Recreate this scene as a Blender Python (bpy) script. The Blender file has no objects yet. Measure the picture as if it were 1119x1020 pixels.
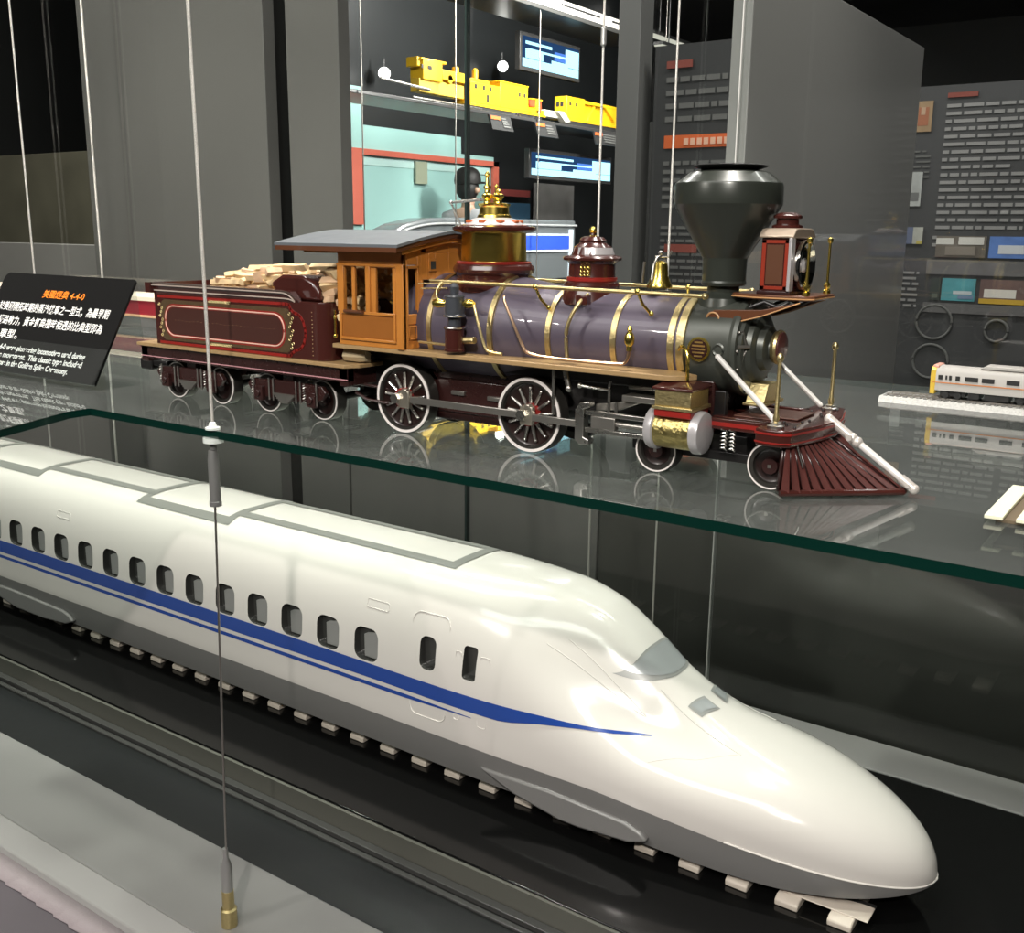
import bpy, bmesh, math, random
from mathutils import Vector, Matrix
PI = math.pi
sc = bpy.context.scene
COL = sc.collection
rnd = random.Random(7)

# ------------------------------------------------------------ materials
MATS = {}
def nodes_of(m):
    m.use_nodes = True
    return m.node_tree.nodes, m.node_tree.links
def pbr(name, col, rough=.4, metal=0., coat=0., noise=0., nscale=60., bump=0., emit=None, estr=0., spec=None):
    if name in MATS: return MATS[name]
    m = bpy.data.materials.new(name); n, l = nodes_of(m)
    b = n['Principled BSDF']
    b.inputs['Base Color'].default_value = (*col, 1)
    b.inputs['Roughness'].default_value = rough
    b.inputs['Metallic'].default_value = metal
    b.inputs['Coat Weight'].default_value = coat
    b.inputs['Coat Roughness'].default_value = .04
    if spec is not None: b.inputs['Specular IOR Level'].default_value = spec
    tc = n.new('ShaderNodeTexCoord'); nz = n.new('ShaderNodeTexNoise')
    nz.inputs['Scale'].default_value = nscale; nz.inputs['Detail'].default_value = 4
    l.new(tc.outputs['Object'], nz.inputs['Vector'])
    if noise > 0:
        mx = n.new('ShaderNodeMix'); mx.data_type = 'RGBA'
        mx.inputs[6].default_value = (*[c*(1-noise) for c in col], 1)
        mx.inputs[7].default_value = (*[min(1, c*(1+noise)) for c in col], 1)
        l.new(nz.outputs['Fac'], mx.inputs[0]); l.new(mx.outputs[2], b.inputs['Base Color'])
    mr = n.new('ShaderNodeMapRange')
    mr.inputs['To Min'].default_value = max(.01, rough*.85); mr.inputs['To Max'].default_value = min(1, rough*1.15)
    l.new(nz.outputs['Fac'], mr.inputs['Value']); l.new(mr.outputs['Result'], b.inputs['Roughness'])
    if bump > 0:
        bp = n.new('ShaderNodeBump'); bp.inputs['Strength'].default_value = bump; bp.inputs['Distance'].default_value = .002
        l.new(nz.outputs['Fac'], bp.inputs['Height']); l.new(bp.outputs['Normal'], b.inputs['Normal'])
    if emit:
        b.inputs['Emission Color'].default_value = (*emit, 1); b.inputs['Emission Strength'].default_value = estr
    MATS[name] = m
    return m
def clear_glass(name, tint, ior=1.5, rough=0., haze=0., hazecol=(.6, .62, .6)):
    m = bpy.data.materials.new(name); n, l = nodes_of(m); n.clear()
    o = n.new('ShaderNodeOutputMaterial'); t = n.new('ShaderNodeBsdfTransparent'); g = n.new('ShaderNodeBsdfGlossy')
    f = n.new('ShaderNodeFresnel'); mx = n.new('ShaderNodeMixShader')
    t.inputs[0].default_value = (*tint, 1); g.inputs['Roughness'].default_value = rough; f.inputs[0].default_value = ior
    # the same reflectance from both sides of a thin pane
    geo = n.new('ShaderNodeNewGeometry'); mf = n.new('ShaderNodeMix'); mf.data_type = 'FLOAT'
    l.new(geo.outputs['Backfacing'], mf.inputs[0]); mf.inputs[2].default_value = ior; mf.inputs[3].default_value = 1/ior
    l.new(mf.outputs[0], f.inputs[0])
    base = t.outputs[0]
    if haze > 0:
        d = n.new('ShaderNodeBsdfDiffuse'); d.inputs[0].default_value = (*hazecol, 1)
        nz = n.new('ShaderNodeTexNoise'); tc = n.new('ShaderNodeTexCoord'); l.new(tc.outputs['Object'], nz.inputs[0])
        nz.inputs['Scale'].default_value = 5; nz.inputs['Detail'].default_value = 8
        mr = n.new('ShaderNodeMapRange'); mr.inputs['To Min'].default_value = haze*.4; mr.inputs['To Max'].default_value = haze*1.6
        l.new(nz.outputs['Fac'], mr.inputs['Value'])
        m2 = n.new('ShaderNodeMixShader'); l.new(mr.outputs['Result'], m2.inputs[0]); l.new(base, m2.inputs[1]); l.new(d.outputs[0], m2.inputs[2])
        base = m2.outputs[0]
    l.new(f.outputs[0], mx.inputs[0]); l.new(base, mx.inputs[1]); l.new(g.outputs[0], mx.inputs[2]); l.new(mx.outputs[0], o.inputs[0])
    MATS[name] = m
    return m
def glow(name, col, s):
    m = bpy.data.materials.new(name); n, l = nodes_of(m); n.clear()
    o = n.new('ShaderNodeOutputMaterial'); e = n.new('ShaderNodeEmission'); e.inputs[0].default_value = (*col, 1); e.inputs[1].default_value = s
    l.new(e.outputs[0], o.inputs[0]); MATS[name] = m
    return m

# ------------------------------------------------------------ mesh builder
class MB:
    def __init__(s): s.v = []; s.f = []; s.m = []
    def add(s, vs, fs, mi=0):
        k = len(s.v); s.v += [tuple(v) for v in vs]; s.f += [tuple(i+k for i in f) for f in fs]; s.m += [mi]*len(fs); return s
    def box(s, x0, x1, y0, y1, z0, z1, mi=0):
        vs = [(x, y, z) for x in (x0, x1) for y in (y0, y1) for z in (z0, z1)]
        return s.add(vs, [(0,1,3,2),(4,6,7,5),(0,4,5,1),(2,3,7,6),(0,2,6,4),(1,5,7,3)], mi)
    def prism(s, poly, axis, a, b, mi=0):
        n = len(poly)
        def P(p, t):
            return {'y': (p[0], t, p[1]), 'x': (t, p[0], p[1]), 'z': (p[0], p[1], t)}[axis]
        vs = [P(p, a) for p in poly]+[P(p, b) for p in poly]
        fs = [tuple(range(n)), tuple(range(2*n-1, n-1, -1))]+[(i, i+n, (i+1) % n+n, (i+1) % n) for i in range(n)]
        return s.add(vs, fs, mi)
    def lathe(s, prof, c=(0,0,0), axis='z', n=40, mi=0, cap=True):
        # prof: list of (radius, height along axis)
        vs = []; fs = []
        for r, h in prof:
            for k in range(n):
                a = 2*PI*k/n; u = r*math.cos(a); w = r*math.sin(a)
                p = {'z': (u, w, h), 'x': (h, u, w), 'y': (u, h, w)}[axis]
                vs.append((p[0]+c[0], p[1]+c[1], p[2]+c[2]))
        for i in range(len(prof)-1):
            for k in range(n):
                k2 = (k+1) % n
                fs.append((i*n+k, i*n+k2, (i+1)*n+k2, (i+1)*n+k))
        if cap: fs += [tuple(range(n-1, -1, -1)), tuple((len(prof)-1)*n+k for k in range(n))]
        return s.add(vs, fs, mi)
    def cyl(s, p0, p1, r0, r1=None, n=20, mi=0):
        r1 = r0 if r1 is None else r1
        p0 = Vector(p0); p1 = Vector(p1); d = (p1-p0).normalized(); q = d.to_track_quat('Z', 'Y'); vs = []
        for p, r in ((p0, r0), (p1, r1)):
            for k in range(n):
                a = 2*PI*k/n; vs.append(p+q @ Vector((r*math.cos(a), r*math.sin(a), 0)))
        return s.add(vs, [(k, (k+1) % n, (k+1) % n+n, k+n) for k in range(n)]+[tuple(range(n-1, -1, -1)), tuple(range(n, 2*n))], mi)
    def tube(s, pts, r, n=10, mi=0, closed=False):
        P = [Vector(p) for p in pts]; N = len(P); vs = []; fs = []
        up = Vector((0, 0, 1))
        for i, p in enumerate(P):
            a = P[(i-1) % N] if (i > 0 or closed) else p; b = P[(i+1) % N] if (i < N-1 or closed) else p
            d = (b-a).normalized(); x = d.cross(up)
            if x.length < 1e-3: x = d.cross(Vector((1, 0, 0)))
            x.normalize(); y = d.cross(x)
            for k in range(n):
                t = 2*PI*k/n; vs.append(p+x*r*math.cos(t)+y*r*math.sin(t))
        for i in range(N if closed else N-1):
            for k in range(n):
                k2 = (k+1) % n; j = (i+1) % N; fs.append((i*n+k, i*n+k2, j*n+k2, j*n+k))
        if not closed: fs += [tuple(range(n-1, -1, -1)), tuple((N-1)*n+k for k in range(n))]
        return s.add(vs, fs, mi)
    def ring(s, c, R, r, axis='y', n=48, mi=0, m=10):
        pts = []
        for k in range(n):
            a = 2*PI*k/n; u = R*math.cos(a); w = R*math.sin(a)
            p = {'z': (u, w, 0), 'x': (0, u, w), 'y': (u, 0, w)}[axis]; pts.append((c[0]+p[0], c[1]+p[1], c[2]+p[2]))
        return s.tube(pts, r, m, mi, True)
    def sph(s, c, r, mi=0, n=16, sz=1):
        prof = [(r*math.sin(PI*i/n)+1e-6, -r*sz*math.cos(PI*i/n)) for i in range(n+1)]
        return s.lathe(prof, c, 'z', n*2, mi)
    def strip(s, A, B, mi=0):
        n = len(A); return s.add(list(A)+list(B), [(i, i+1, i+1+n, i+n) for i in range(n-1)], mi)
    def build(s, name, mats, parent=None, loc=None, bevel=0, flat=False, ang=35, solid=0):
        o0 = Vector(parent['org']) if parent is not None else Vector(loc or (0, 0, 0))
        me = bpy.data.meshes.new(name)
        me.from_pydata([Vector(v)-o0 for v in s.v], [], s.f)
        for m in (mats if isinstance(mats, (list, tuple)) else [mats]): me.materials.append(m)
        me.polygons.foreach_set('material_index', s.m)
        bm = bmesh.new(); bm.from_mesh(me); bmesh.ops.recalc_face_normals(bm, faces=bm.faces); bm.to_mesh(me); bm.free()
        if not flat:
            me.polygons.foreach_set('use_smooth', [True]*len(me.polygons)); me.set_sharp_from_angle(angle=math.radians(ang))
        o = bpy.data.objects.new(name, me); COL.objects.link(o)
        if parent is not None: o.parent = parent
        else: o.location = o0
        o['org'] = tuple(o0)
        if solid:
            md = o.modifiers.new('solid', 'SOLIDIFY'); md.thickness = solid; md.offset = 0
        if bevel:
            md = o.modifiers.new('bevel', 'BEVEL'); md.width = bevel; md.segments = 2; md.limit_method = 'ANGLE'; md.angle_limit = math.radians(40)
            md.harden_normals = False
        return o
def tag(o, label, cat, group=None, kind=None):
    if label: o['label'] = label
    if cat: o['category'] = cat
    if group: o['group'] = group
    if kind: o['kind'] = kind
    return o
def thing(name, loc, label, cat, group=None):
    o = bpy.data.objects.new(name, None); COL.objects.link(o); o.location = loc; o['org'] = tuple(loc)
    o.empty_display_size = .01
    return tag(o, label, cat, group)
def dup_tree(o, delta=(0,0,0), parent=None, label=None):
    c = o.copy(); COL.objects.link(c)
    if parent is not None: c.parent = parent
    else: c.location = Vector(o.location)+Vector(delta)
    for ch in [x for x in o.children]: dup_tree(ch, parent=c)
    if label: c['label'] = label
    return c
def dup_part(o, delta):
    c = o.copy(); COL.objects.link(c); c.location = Vector(o.location)+Vector(delta)
    for ch in list(o.children): d = ch.copy(); COL.objects.link(d); d.parent = c
    return c

# ------------------------------------------------------------ palette
white = pbr('train white gloss', (.76, .72, .68), .16, coat=.6)
skirt = pbr('skirt grey', (.2, .195, .19), .3)
blue = pbr('stripe blue', (.018, .065, .33), .25)
roofgrey = pbr('roof line grey', (.22, .22, .205), .35)
pane_dark = pbr('window dark', (.05, .05, .047), .15)
pane_grey = pbr('window grey', (.30, .30, .29), .3)
ws_glass = pbr('windscreen', (.50, .52, .53), .16, metal=.3, coat=1)
maroon = pbr('maroon paint', (.055, .014, .011), .22, coat=.5)
maroon2 = pbr('maroon dark', (.03, .010, .009), .28, coat=.3)
red = pbr('lining red', (.27, .018, .014), .3)
cream = pbr('lining cream', (.75, .48, .38), .4)
goldline = pbr('ornament gold', (.16, .11, .035), .4, metal=.4)
tan = pbr('running board tan', (.36, .235, .11), .4, noise=.12, nscale=120)
brass = pbr('polished brass', (.92, .70, .16), .25, metal=1)
brass2 = pbr('soft brass', (.66, .54, .27), .40, metal=1, noise=.15, nscale=300, bump=.25)
steel = pbr('bright steel', (.62, .60, .56), .28, metal=1)
steel2 = pbr('brushed steel', (.38, .36, .33), .35, metal=.9)
jacket = pbr('boiler jacket', (.085, .070, .098), .42, metal=.15, coat=.15)
smoke = pbr('smokebox grey', (.062, .068, .058), .36, metal=.25)
stackm = pbr('stack black green', (.035, .04, .033), .3, metal=.2, coat=.2)
black = pbr('black iron', (.012, .011, .011), .3)
tyre = pbr('tyre white', (.74, .69, .66), .35)
darkwheel = pbr('wheel dark red', (.014, .005, .004), .3, coat=.3)
wood_or = pbr('cab varnished wood', (.50, .19, .035), .3, coat=.4, noise=.18, nscale=45)
wood_dk = pbr('cab trim wood', (.115, .042, .019), .3, coat=.4, noise=.2, nscale=45)
roofslate = pbr('cab roof slate', (.15, .165, .18), .4, metal=.2)
whitep = pbr('white enamel', (.68, .66, .63), .28, coat=.3)
silverp = pbr('silver cap', (.52, .50, .51), .3, metal=.35)
logend = pbr('split firewood', (.72, .54, .30), .7, noise=.35, nscale=70, bump=.4)
logbark = pbr('firewood pinkish', (.62, .42, .26), .7, noise=.35, nscale=70, bump=.4)
# ------------------------------------------------------------ high speed train
TY = 1.393
def lerp_table(T, x):
    if x <= T[0][0]: return T[0][1]
    for (a, p), (b, q) in zip(T, T[1:]):
        if x <= b: return p+(q-p)*(x-a)/(b-a)
    return T[-1][1]
def smooth_table(T, x):
    # monotone cubic through the table
    n = len(T)
    if x <= T[0][0]: return T[0][1]
    if x >= T[-1][0]: return T[-1][1]
    i = max(k for k in range(n-1) if T[k][0] <= x)
    d = [(T[k+1][1]-T[k][1])/(T[k+1][0]-T[k][0]) for k in range(n-1)]
    def mslope(k):
        if k == 0: return d[0]
        if k == n-1: return d[-1]
        return 0 if d[k-1]*d[k] <= 0 else 2*d[k-1]*d[k]/(d[k-1]+d[k])
    h = T[i+1][0]-T[i][0]; t = (x-T[i][0])/h; m0 = mslope(i)*h; m1 = mslope(i+1)*h
    return (2*t**3-3*t*t+1)*T[i][1]+(t**3-2*t*t+t)*m0+(-2*t**3+3*t*t)*T[i+1][1]+(t**3-t*t)*m1
TIP = -.238
ZTOP = [(-1.06, -.318), (-.95, -.319), (-.86, -.322), (-.78, -.339), (-.715, -.375), (-.646, -.427), (-.59, -.461), (-.54, -.482), (-.48, -.497), (-.41, -.513), (-.34, -.535), (-.29, -.559), (-.26, -.583), (-.244, -.608), (TIP, -.630)]
ZSH = [(-1.10, -.318), (-1.0, -.326), (-.9, -.352), (-.8, -.408), (-.72, -.455), (-.64, -.490), (-.56, -.500), (-.48, -.504), (-.41, -.515), (-.34, -.536), (-.29, -.560), (-.26, -.584), (-.244, -.609), (TIP, -.630)]
NEXP = [(-1.1, 3.6), (-.9, 3.0), (-.7, 2.7), (-.5, 2.6), (-.3, 2.2)]
BW = [(-1.1, .15), (-.95, .125), (-.85, .105), (-.75, .088), (-.65, .073), (-.55, .077), (-.45, .085)]
def hw(x):
    x0 = -.80
    if x <= x0: return .153
    t = min(1, (x-x0)/(TIP-x0)); return .153*max(0, 1-t**2.8)**(1/1.9)
def zwaist(x): return smooth_table([(-.8, -.57), (-.45, -.592), (-.30, -.615), (TIP, -.633)], x)
def zbound(x): return smooth_table([(-.9, -.592), (-.72, -.589), (-.63, -.594), (-.488, -.607), (-.364, -.621), (-.30, -.628), (TIP, -.636)], x)
def zbot(x): return smooth_table([(-.7, -.662), (-.45, -.668), (-.36, -.662), (-.28, -.648), (TIP, -.638)], x)
def topz(x, y):           # y relative to the centre
    w = hw(x); u = min(1, abs(y)/w) if w > 1e-6 else 0
    n = smooth_table(NEXP, x); zs = smooth_table(ZSH, x); zt = smooth_table(ZTOP, x); zw = zwaist(x)
    z = zw+(zs-zw)*max(0, 1-u**n)**(1/n)
    b = smooth_table(BW, x)
    return z+(zt-zs)*math.exp(-(abs(y)/b)**4.2)
def sidey(x, z):          # outer |y| at height z
    w = hw(x)
    if z < zwaist(x):
        t = (zwaist(x)-z)/.09; return w*(1-.07*t*t)
    lo, hi = 0, w
    for _ in range(40):
        m = (lo+hi)/2
        if topz(x, m) > z: lo = m
        else: hi = m
    return lo
def arc_(p): return p
def frange(a, b, n): return [a+(b-a)*i/(n-1) for i in range(n)]
train = thing('bullet_train_model', (-1.6, TY, -.667), 'white bullet train model with a blue stripe, lying under the glass shelf', 'model train')
XS = frange(-3.1, -1.12, 34)+frange(-1.1, -.30, 76)+[TIP-.06*(1-i/17.)**2 for i in range(1, 18)][:-1]+[TIP-.0004]
NT = 44
def section(x):
    w = hw(x); n = smooth_table(NEXP, x); pts = []
    zb, zl, zw = zbound(x), zbot(x), zwaist(x)
    def yy(z): t = (zw-z)/.09; return w*(1-.07*t*t)
    low = [(.0, zl), (w*.5, zl), (w*.80, zl), (yy(zl+(zb-zl)*.25)*.965, zl+(zb-zl)*.12), (yy(zl+(zb-zl)*.5)*.992, zl+(zb-zl)*.5), (yy(zb), zb), (yy((zb+zw)/2), (zb+zw)/2)]
    up = []
    for k in range(NT+1):
        th = PI/2*k/NT; u = math.cos(th)**(2/n) if k < NT else 0; y = w*u; up.append((y, topz(x, y) if k else zw))
    half = low+up
    return half
secs = [section(x) for x in XS]; H = len(secs[0])
mb = MB(); vs = []; fs = []; mi = []
for x, hf in zip(XS, secs):
    for y, z in hf: vs.append((x, TY-y, z))
    for y, z in reversed(hf[:-1]): vs.append((x, TY+y, z))
W = 2*H-1
for i in range(len(XS)-1):
    for k in range(W-1):
        mi.append(1 if (k < 5 or k > W-2-5) else 0); fs.append((i*W+k, i*W+k+1, (i+1)*W+k+1, (i+1)*W+k))
fs.append(tuple(range(W-1, -1, -1))); mi.append(1); fs.append(tuple((len(XS)-1)*W+k for k in range(W))); mi.append(0)
mb.add(vs, fs); mb.m = mi
body = mb.build('body_shell', [white, skirt, pane_dark], train, ang=60)
# window recesses
def rrect(cx, cz, w, h, r, n=5):
    P = []
    for sx, sz, a0 in ((1, 1, 0), (-1, 1, 90), (-1, -1, 180), (1, -1, 270)):
        for k in range(n+1):
            a = math.radians(a0+90*k/n); P.append((cx+sx*(w/2-r)+r*math.cos(a), cz+sz*(h/2-r)+r*math.sin(a)))
    return P
WIN = [(-1.1805-.09425*i, -.4665, .056, .060, .017) for i in range(20)]
WIN2 = [(-1.041, -.449, .034, .058, .013), (-.954, -.446, .027, .056, .006)]
cut = MB()
for (cx, cz, w, h, r) in WIN+WIN2:
    d = .016
    cut.prism(rrect(cx, cz, w, h, r), 'y', TY-.17, TY-sidey(cx, cz)+d)
co = cut.build('cutter', [pane_dark], train)
md = body.modifiers.new('b', 'BOOLEAN'); md.operation = 'DIFFERENCE'; md.object = co; md.solver = 'EXACT'
dg = bpy.context.evaluated_depsgraph_get(); me2 = bpy.data.meshes.new_from_object(body.evaluated_get(dg), depsgraph=dg)
body.modifiers.clear(); body.data = me2; bpy.data.objects.remove(co)
me2.polygons.foreach_set('use_smooth', [True]*len(me2.polygons)); me2.set_sharp_from_angle(angle=math.radians(45))
for (cx, cz, w, h, r) in WIN:
    y0 = TY-sidey(cx, cz)+.0145
    p = MB(); p.prism(rrect(cx, cz, w*.99, h*.99, r), 'y', y0, y0+.001)
    pn = p.build('cabin_window', pane_dark, train, flat=True)
    q = MB(); q.prism([(cx-.012, cz-h/2+.002), (cx+.026, cz-h/2+.002), (cx+.026, cz+h/2-.006), (cx-.004, cz+h/2-.012), (cx-.012, cz+h/2-.016)], 'y', y0-.006, y0-.001)
    q.build('seat_shade', pane_grey, pn, bevel=.001)
for (cx, cz, w, h, r) in WIN2:
    y0 = TY-sidey(cx, cz)+.0135
    p = MB(); p.prism(rrect(cx, cz, w*.99, h*.99, r), 'y', y0, y0+.001); p.build('door_window', pane_dark, train, flat=True)
# stripes
def decal_side(name, mat, Z0, Z1, x0, x1, n, off=.0014, rows=8):
    m = MB(); cols = []
    for x in frange(x0, x1, n):
        a, b = Z0(x), Z1(x); cols.append([(x, TY-sidey(x, a+(b-a)*j/rows)-off, a+(b-a)*j/rows) for j in range(rows+1)])
    vs = [p for c in cols for p in c]; R = rows+1
    m.add(vs, [(i*R+j, i*R+j+1, (i+1)*R+j+1, (i+1)*R+j) for i in range(n-1) for j in range(rows)])
    o = m.build(name, mat, train, ang=80); return o
def d1(n_): return n_
decal_side('blue_stripe', blue, lambda x: smooth_table([(-1.15, -.5262), (-1.0, -.5275), (-.90, -.5262), (-.80, -.5070), (-.72, -.4990), (-.64, -.4990)], x),
           lambda x: smooth_table([(-2.4, -.4965), (-1.3, -.4985), (-1.0, -.5005), (-.92, -.4998), (-.775, -.4946), (-.71, -.4948), (-.64, -.4978)], x), -3.1, -.642, 100)
decal_side('thin_blue_stripe', blue, lambda x: smooth_table([(-1.1, -.5415), (-.945, -.5375)], x), lambda x: smooth_table([(-1.1, -.5340), (-.945, -.5365)], x), -3.1, -.945, 60, rows=1)
# door outline and small hatches as thin raised beads
def bead(pts, r, name, mat):
    m = MB(); m.tube([(x, TY-sidey(x, z)-.0002, z) for x, z in pts], r, 6, closed=True); return m.build(name, mat, train)
bead(rrect(-1.040, -.474, .078, .182, .016, 6), .0011, 'door_outline', white)
bead(rrect(-.925, -.49, .018, .12, .004, 3), .0007, 'hatch_outline', white)
bead(rrect(-.977, -.49, .012, .12, .004, 3), .0007, 'hatch_outline', white)
for hx in (-1.16, -2.12): bead(rrect(hx, -.392, .05, .014, .003, 3), .0007, 'vent_outline', white)
# roof frames
def roofpatch(P, name, mat, off=.0013):
    m = MB(); nx = 24; ny = 10; vs = []
    (a, b, c, d) = P
    for i in range(nx+1):
        for j in range(ny+1):
            s, t = i/nx, j/ny
            x = (a[0]*(1-s)+b[0]*s)*(1-t)+(d[0]*(1-s)+c[0]*s)*t; y = (a[1]*(1-s)+b[1]*s)*(1-t)+(d[1]*(1-s)+c[1]*s)*t
            vs.append((x, TY+y, topz(x, abs(y))+off))
    R = ny+1
    m.add(vs, [(i*R+j, i*R+j+1, (i+1)*R+j+1, (i+1)*R+j) for i in range(nx) for j in range(ny)]); return m.build(name, mat, train, ang=80)
def rframe(x0, x1, hwid, t):
    for (xa, xb, ya, yb) in ((x0, x1, -hwid, -hwid+t), (x0, x1, hwid-t, hwid), (x0, x0+t, -hwid, hwid), (x1-t, x1, -hwid, hwid)):
        roofpatch([(xa, ya), (xb, ya), (xb, yb), (xa, yb)], 'roof_line', roofgrey)
rframe(-1.62, -1.045, .068, .021)
rframe(-1.90, -1.60, .100, .021)
rframe(-2.30, -1.88, .068, .021)
rframe(-2.62, -2.28, .100, .021)
rframe(-3.05, -2.60, .068, .021)
# nearer bead lines along the shoulder of the cab
def crease(P, name='shoulder_crease'):
    m = MB(); m.tube([(x, TY-y, topz(x, y)+.0002) for x, y in P], .0013, 6); return m.build(name, white, train)
# windscreen
def patch_from(fn, nu, nv, name, mat, off=.001):
    m = MB(); vs = []
    for i in range(nu+1):
        for j in range(nv+1):
            x, y = fn(i/nu, j/nv); vs.append((x, TY+y, topz(x, abs(y))+off))
    m.add(vs, [(i*(nv+1)+j, i*(nv+1)+j+1, (i+1)*(nv+1)+j+1, (i+1)*(nv+1)+j) for i in range(nu) for j in range(nv)])
    return m.build(name, mat, train, ang=80)
def ws(s, t, g=0):
    a = (s*2-1); y = a*(.080-g)
    back = -.691-.035*abs(a)**4.5+g; front = -.642-.080*abs(a)**3.2-g
    mid = (back+front)/2; k = max(.0, 1-abs(a)**6)**.5
    back = mid+(back-mid)*k; front = mid+(front-mid)*k
    return (back+(front-back)*t, y)
patch_from(lambda s, t: ws(s, t), 48, 14, 'windscreen_rim', pane_grey, .0008)
w_ = patch_from(lambda s, t: ws(s, t, .004), 48, 14, 'windscreen', ws_glass, .0016)
for sg in (-1, 1):
    def hl(s, t, sg=sg, g=0):
        y = .004+sg*(.012+g+(.041-2*g)*s); x0 = -.599-.008*s+g; x1 = -.571-.012*s-g
        return (x0+(x1-x0)*t, y)
    h_ = patch_from(hl, 10, 8, 'headlight', pane_grey, .0012)
    patch_from(lambda s, t, sg=sg: hl(s, t, sg, .004), 10, 8, 'headlight_lens', ws_glass, .0020)
# lip round the nose and the soft edges beside the cab
lip = []
for x in frange(-.50, TIP-.0015, 40): lip.append((x, TY-hw(x)-.0004, zbound(x)+.001))
lip2 = lip+[(TIP+.0006, TY, zbound(TIP)+.001)]+[(x, 2*TY-y, z) for x, y, z in reversed(lip)]
m = MB(); m.tube(lip2, .0014, 6); m.build('nose_lip', white, train)
for sg in (-1, 1):
    P = [(x, TY+sg*yy, topz(x, yy)-.0003) for x, yy in [(-.651+.0142*k, .054+.0015*k) for k in range(11)]]
    m = MB(); m.tube(arc_(P), .0011, 6); m.build('cab_edge', white, train)
for sg in (-1, 1):
    for P in ([(-.51, .068), (-.535, .083), (-.566, .1015), (-.592, .1105), (-.638, .136)], [(-.80, .088), (-.7528, .0852), (-.6883, .0815), (-.655, .082)], [(-.83, .1045), (-.762, .0967), (-.6845, .0865), (-.655, .082)]):
        Q = []
        for (xa, ya), (xb, yb) in zip(P, P[1:]):
            for k in range(6): xx = xa+(xb-xa)*k/6; yy = ya+(yb-ya)*k/6; Q.append((xx, TY+sg*yy, topz(xx, yy)-.0002))
        m = MB(); m.tube(Q, .0008, 6); m.build('cheek_crease', white, train)
# bogie fairings on the skirt
for x0, x1 in ((-.93, -.615), (-2.50, -2.10)):
    m = MB(); P = [(x0, -.6215), (x0+.14, -.6165), (x1-.04, -.6215), (x1-.012, -.630), (x1, -.6415), (x1-.03, -.654), (x1-.12, -.662), (x0+.16, -.662), (x0+.07, -.647)]
    m.prism(P, 'y', TY-.1545, TY-.140); m.build('bogie_fairing', pbr('fairing grey', (.21, .205, .20), .3), train, bevel=.004)
# ------------------------------------------------------------ track under it
track = thing('display_track', (-1.6, TY, -.685), 'black display track with pale block sleepers carrying the white bullet train', 'track')
slm = pbr('sleeper pale', (.62, .55, .47), .5, noise=.08)
sl = MB(); x = -.3338
sl.prism([(TY-.121, -.685), (TY+.121, -.685), (TY+.121, -.676), (TY+.113, -.671), (TY-.113, -.671), (TY-.121, -.676)], 'x', x-.017, x+.017)
s0 = sl.build('sleeper', slm, track, bevel=.002)
for i in range(1, 37): dup_part(s0, (-.0755*i, 0, 0))
for sy in (-.065, .065):
    r = MB(); r.box(-3.1, -.30, TY+sy-.004, TY+sy+.004, -.671, -.6685); r.build('rail', pbr('rail dark', (.05, .05, .05), .4, metal=.5), track)
e = MB(); e.prism([(-.42, TY-.105), (-.30, TY-.105), (-.30, TY-.065), (-.42, TY-.085)], 'z', -.671, -.6685); e.build('track_end_plate', slm, track, bevel=.002)
# ------------------------------------------------------------ steam locomotive
LY = 1.015
loco = thing('steam_locomotive', (-.65, LY, 0), 'antique brass and purple-grey steam locomotive model with orange wooden cab, on the glass shelf', 'model locomotive')
def both(fn):
    for sg in (-1, 1): fn(sg)
def S(y, sg): return LY+sg*(LY-y) if sg > 0 else y       # mirror a near-side coordinate to the far side
def sp(pts, sg): return [(p[0], S(p[1], sg), p[2]) for p in pts]
BZ = .134
# boiler
m = MB(); m.lathe([(.02, -.835), (.062, -.835), (.0635, -.80), (.0635, -.705), (.0515, -.63), (.050, -.60), (.050, -.466)], (0, LY, BZ), 'x', 64)
boiler = m.build('boiler', jacket, loco, ang=30)
def band(x, r, w=.0065, name='boiler_band'):
    m = MB(); m.lathe([(r-.003, x-w/2), (r+.0016, x-w/2), (r+.0016, x+w/2), (r-.003, x+w/2)], (0, LY, BZ), 'x', 64); m.build(name, brass2, loco)
band(-.70, .0635); band(-.628, .0515); band(-.545, .050); band(-.477, .050, .007); band(-.466, .0505, .008); band(-.79, .0635)
# smokebox, front ring, door and number plate
m = MB(); m.lathe([(.04, -.462), (.0495, -.462), (.0495, -.416), (.0485, -.413)], (0, LY, BZ), 'x', 64); m.build('smokebox', smoke, loco)
m = MB(); m.lathe([(.0, -.416), (.0505, -.414), (.0515, -.410), (.0505, -.406), (.046, -.405), (.044, -.402), (.036, -.401), (.034, -.396), (.030, -.3945), (.024, -.394), (.022, -.388), (.012, -.386), (.010, -.380), (.0, -.380)], (0, LY, BZ), 'x', 64, cap=False); door = m.build('smokebox_door', smoke, loco, ang=28)
m = MB()
for k in range(16):
    a = 2*PI*k/16; m.sph((-.404, LY+.0485*math.cos(a), BZ+.0485*math.sin(a)), .0016, n=5)
m.build('door_bolts', steel2, door)
m = MB(); m.lathe([(.0, -.384), (.0160, -.383), (.0178, -.379), (.0170, -.3765), (.0, -.3765)], (0, LY, BZ+.002), 'x', 40, cap=False); npl = m.build('number_plate_ring', brass2, loco)
m = MB(); m.lathe([(.0, -.377), (.0158, -.3765), (.0150, -.3750), (.010, -.3735), (.0, -.373)], (0, LY, BZ+.002), 'x', 36, cap=False); m.build('number_plate', pbr('plate brown', (.09, .03, .025), .3, coat=.4), npl)
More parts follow.
